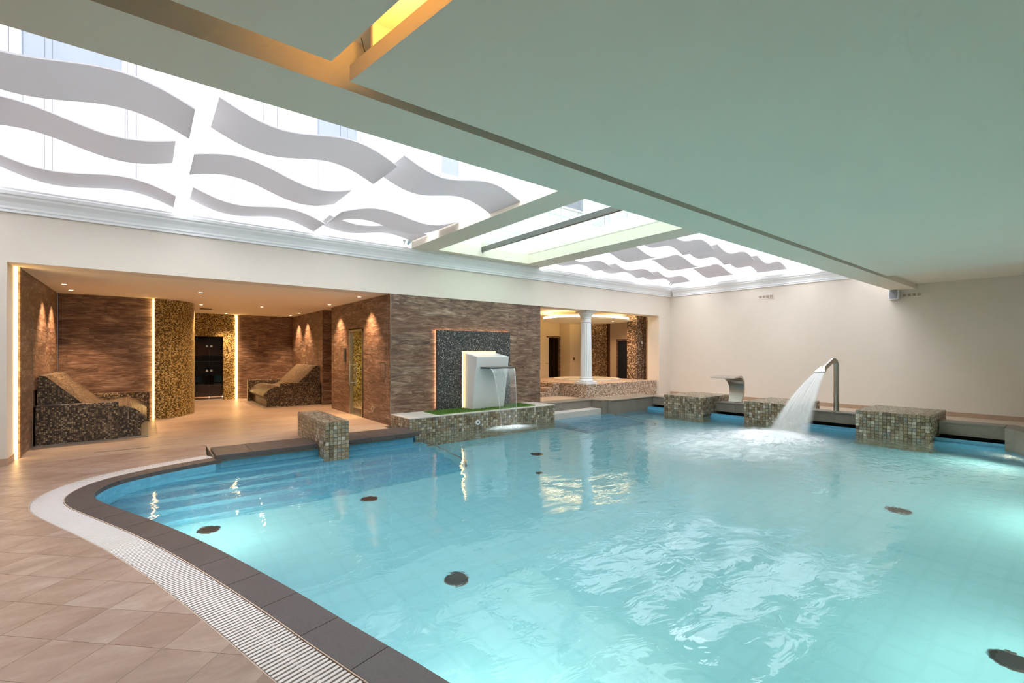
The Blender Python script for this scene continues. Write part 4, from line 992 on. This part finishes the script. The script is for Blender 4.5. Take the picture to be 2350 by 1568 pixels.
# ================================================================== WAVE PANELS IN THE ROOF-LIGHT
def wave(x0, yn, yf, z0, tilt, amp, label, L=1.9):
    o = thing('wave_panel', label, 'ceiling panel', (x0 + L / 2, (yn + yf) / 2, z0), 'suspended wave panels')
    prof = lambda u: z0 + tilt * (u - .5) + amp * math.sin(2 * math.pi * u)
    n = 28; vs = []
    for i in range(n + 1):
        u = i / n; z = prof(u); x = x0 + L * u
        vs += [(x, yn, z - .008), (x, yf, z - .008), (x, yf, z + .008), (x, yn, z + .008)]
    fs = [(i * 4 + j, i * 4 + (j + 1) % 4, (i + 1) * 4 + (j + 1) % 4, (i + 1) * 4 + j) for i in range(n) for j in range(4)] + [(0, 3, 2, 1), (4 * n, 4 * n + 1, 4 * n + 2, 4 * n + 3)]
    autosmooth(MB().add(vs, fs).build('sheet', 'wave', o), 40)
    for u in (.28, .76):
        for y in (yn + .02, yf - .02): MB().tube([(x0 + L * u, y, prof(u)), (x0 + L * u, y, 7.44)], .003, 5, False).build('cable', 'cable', o)
ROW = {'A': (5.45, 6.24, 'nearest the beam'), 'B': (6.75, 7.56, 'in the middle row'), 'C': (8.40, 9.08, 'along the cornice')}
for r, x0, z0, tilt, amp, cl_ in (('A', -1.52, 4.02, -.20, -.10, 'cut by the left picture edge'), ('A', .58, 4.0, -.22, -.10, 'second from the left'), ('A', 2.57, 3.95, -.20, -.10, 'last before the glass bridge'),
        ('B', -1.62, 4.02, .06, .09, 'cut by the left picture edge'), ('B', .46, 3.93, -.02, .10, 'second from the left'), 
        ('C', -1.55, 3.95, -.20, -.09, 'cut by the left picture edge'), ('C', .56, 3.92, -.22, -.09, 'second from the left'), ('C', 2.55, 3.95, -.05, -.07, 'last before the glass bridge')):
    yn, yf, rl = ROW[r]; wave(x0, yn, yf, z0, tilt, amp, 'grey wavy ceiling panel %s, %s' % (rl, cl_))
wave(2.37, 7.2, 7.95, 3.82, .22, .10, 'grey wavy ceiling panel in the middle row, last before the glass bridge', 2.08)
for r, amp in (('A', -.10), ('B', .10), ('C', -.09)):
    yn, yf, rl = ROW[r]
    for k, nm in enumerate(('first beyond the glass bridge', 'second beyond the glass bridge', 'last before the end wall')):
        wave(8.35 + k * 2.0, yn, yf, 3.98, -.14 if amp < 0 else .03, amp, 'pale wavy ceiling panel %s, %s' % (rl, nm), 1.85)
for k, nm in enumerate(('first', 'second', 'third')):
    wave(8.35 + k * 2.0, 3.95, 4.75, 3.98, .0, .10, 'pale wavy panel tucked beside the beam, %s beyond the glass bridge' % nm, 1.85)
# spotlights on the cornice
def spotfix(x, y, label, aim):
    t = thing('cornice_spotlight', label, 'spotlight', (x, y, 3.78), 'cornice spotlights')
    MB().lathe([(.001, 3.78), (.04, 3.78), (.04, 3.795), (.012, 3.80), (.012, 3.85)], x, y, 14).build('bracket', 'chrome', t)
    for s in (-1, 1):
        a = Vector((x + s * .045, y, 3.86)); MB().tube([tuple(a), tuple(a + Vector((s * .02, aim * .05, .06))), tuple(a + Vector((s * .03, aim * .07, .085)))], [.03, .04, .042], 12).build('lamp_head', 'chrome', t)
    spot_light('cornice_light', (x, y + aim * .12, 4.0), 25, (1, .8, .55), 120, .8, .04, (math.radians(150), 0, 0))
spotfix(4.36, YW - .08, 'small chrome twin spotlight on the cornice left of the glass bridge', -1); spotfix(8.32, YW - .08, 'tiny spotlight on the cornice right of the glass bridge', -1); spotfix(14.15, YW - .1, 'tiny twin spotlight in the far cornice corner', -1); spotfix(-1.75, YW - .08, 'spotlight on the cornice at the left picture edge', -1)
# ================================================================== END WALL FITTINGS
sp = thing('loudspeaker', 'small white wall loudspeaker with grey grille under the beam end', 'loudspeaker', (XR - .1, 3.07, 2.83))
mb = MB(); bz = [(-.085, 0), (-.10, .09), (-.10, .17), (-.085, .26), (.085, .26), (.10, .17), (.10, .09), (.085, 0)]
mb.sweep([(0, 3.07 + y, 2.83 + z) for y, z in bz], (XR - .16, 0, 0), (XR, 0, 0)).build('cabinet', 'plastic', sp)
gz = [(y * .8, .13 + (z - .13) * .86) for y, z in bz]; MB().sweep([(0, 3.07 + y, 2.83 + z) for y, z in gz], (XR - .168, 0, 0), (XR - .159, 0, 0)).build('grille', plain('speaker_grille', (150, 148, 152), .6, nscale=200, nb=.4, var=.1), sp)
def vent(y0, y1, z0, z1, label):
    t = thing('wall_vent', label, 'vent', (XR, (y0 + y1) / 2, z0), 'end wall vents')
    w_ = y1 - y0; f_ = MB().box(XR - .012, XR, y0, y1, z0, z0 + .03).box(XR - .012, XR, y0, y1, z1 - .03, z1)
    for k in range(5): yy = y0 + (w_ - .025) * k / 4; f_.box(XR - .012, XR, yy, yy + .025, z0 + .03, z1 - .03)
    f_.build('frame', 'wall', t)
    for k in range(4):
        ya = y0 + (w_ - .025) * k / 4 + .03; yb = y0 + (w_ - .025) * (k + 1) / 4 - .005; f_ = MB()
        for q in range(4): zz = z0 + .035 + q * (z1 - z0 - .07) / 4; f_.box(XR - .009, XR - .002, ya, yb, zz, zz + (z1 - z0 - .07) / 4 * .6)
        f_.build('louvre', 'groutlight', t)
vent(5.85, 6.29, 3.12, 3.26, 'small beige four-slot vent on the end wall under the cornice'); vent(2.56, 2.95, 2.86, 2.99, 'small four-slot vent beside the loudspeaker')
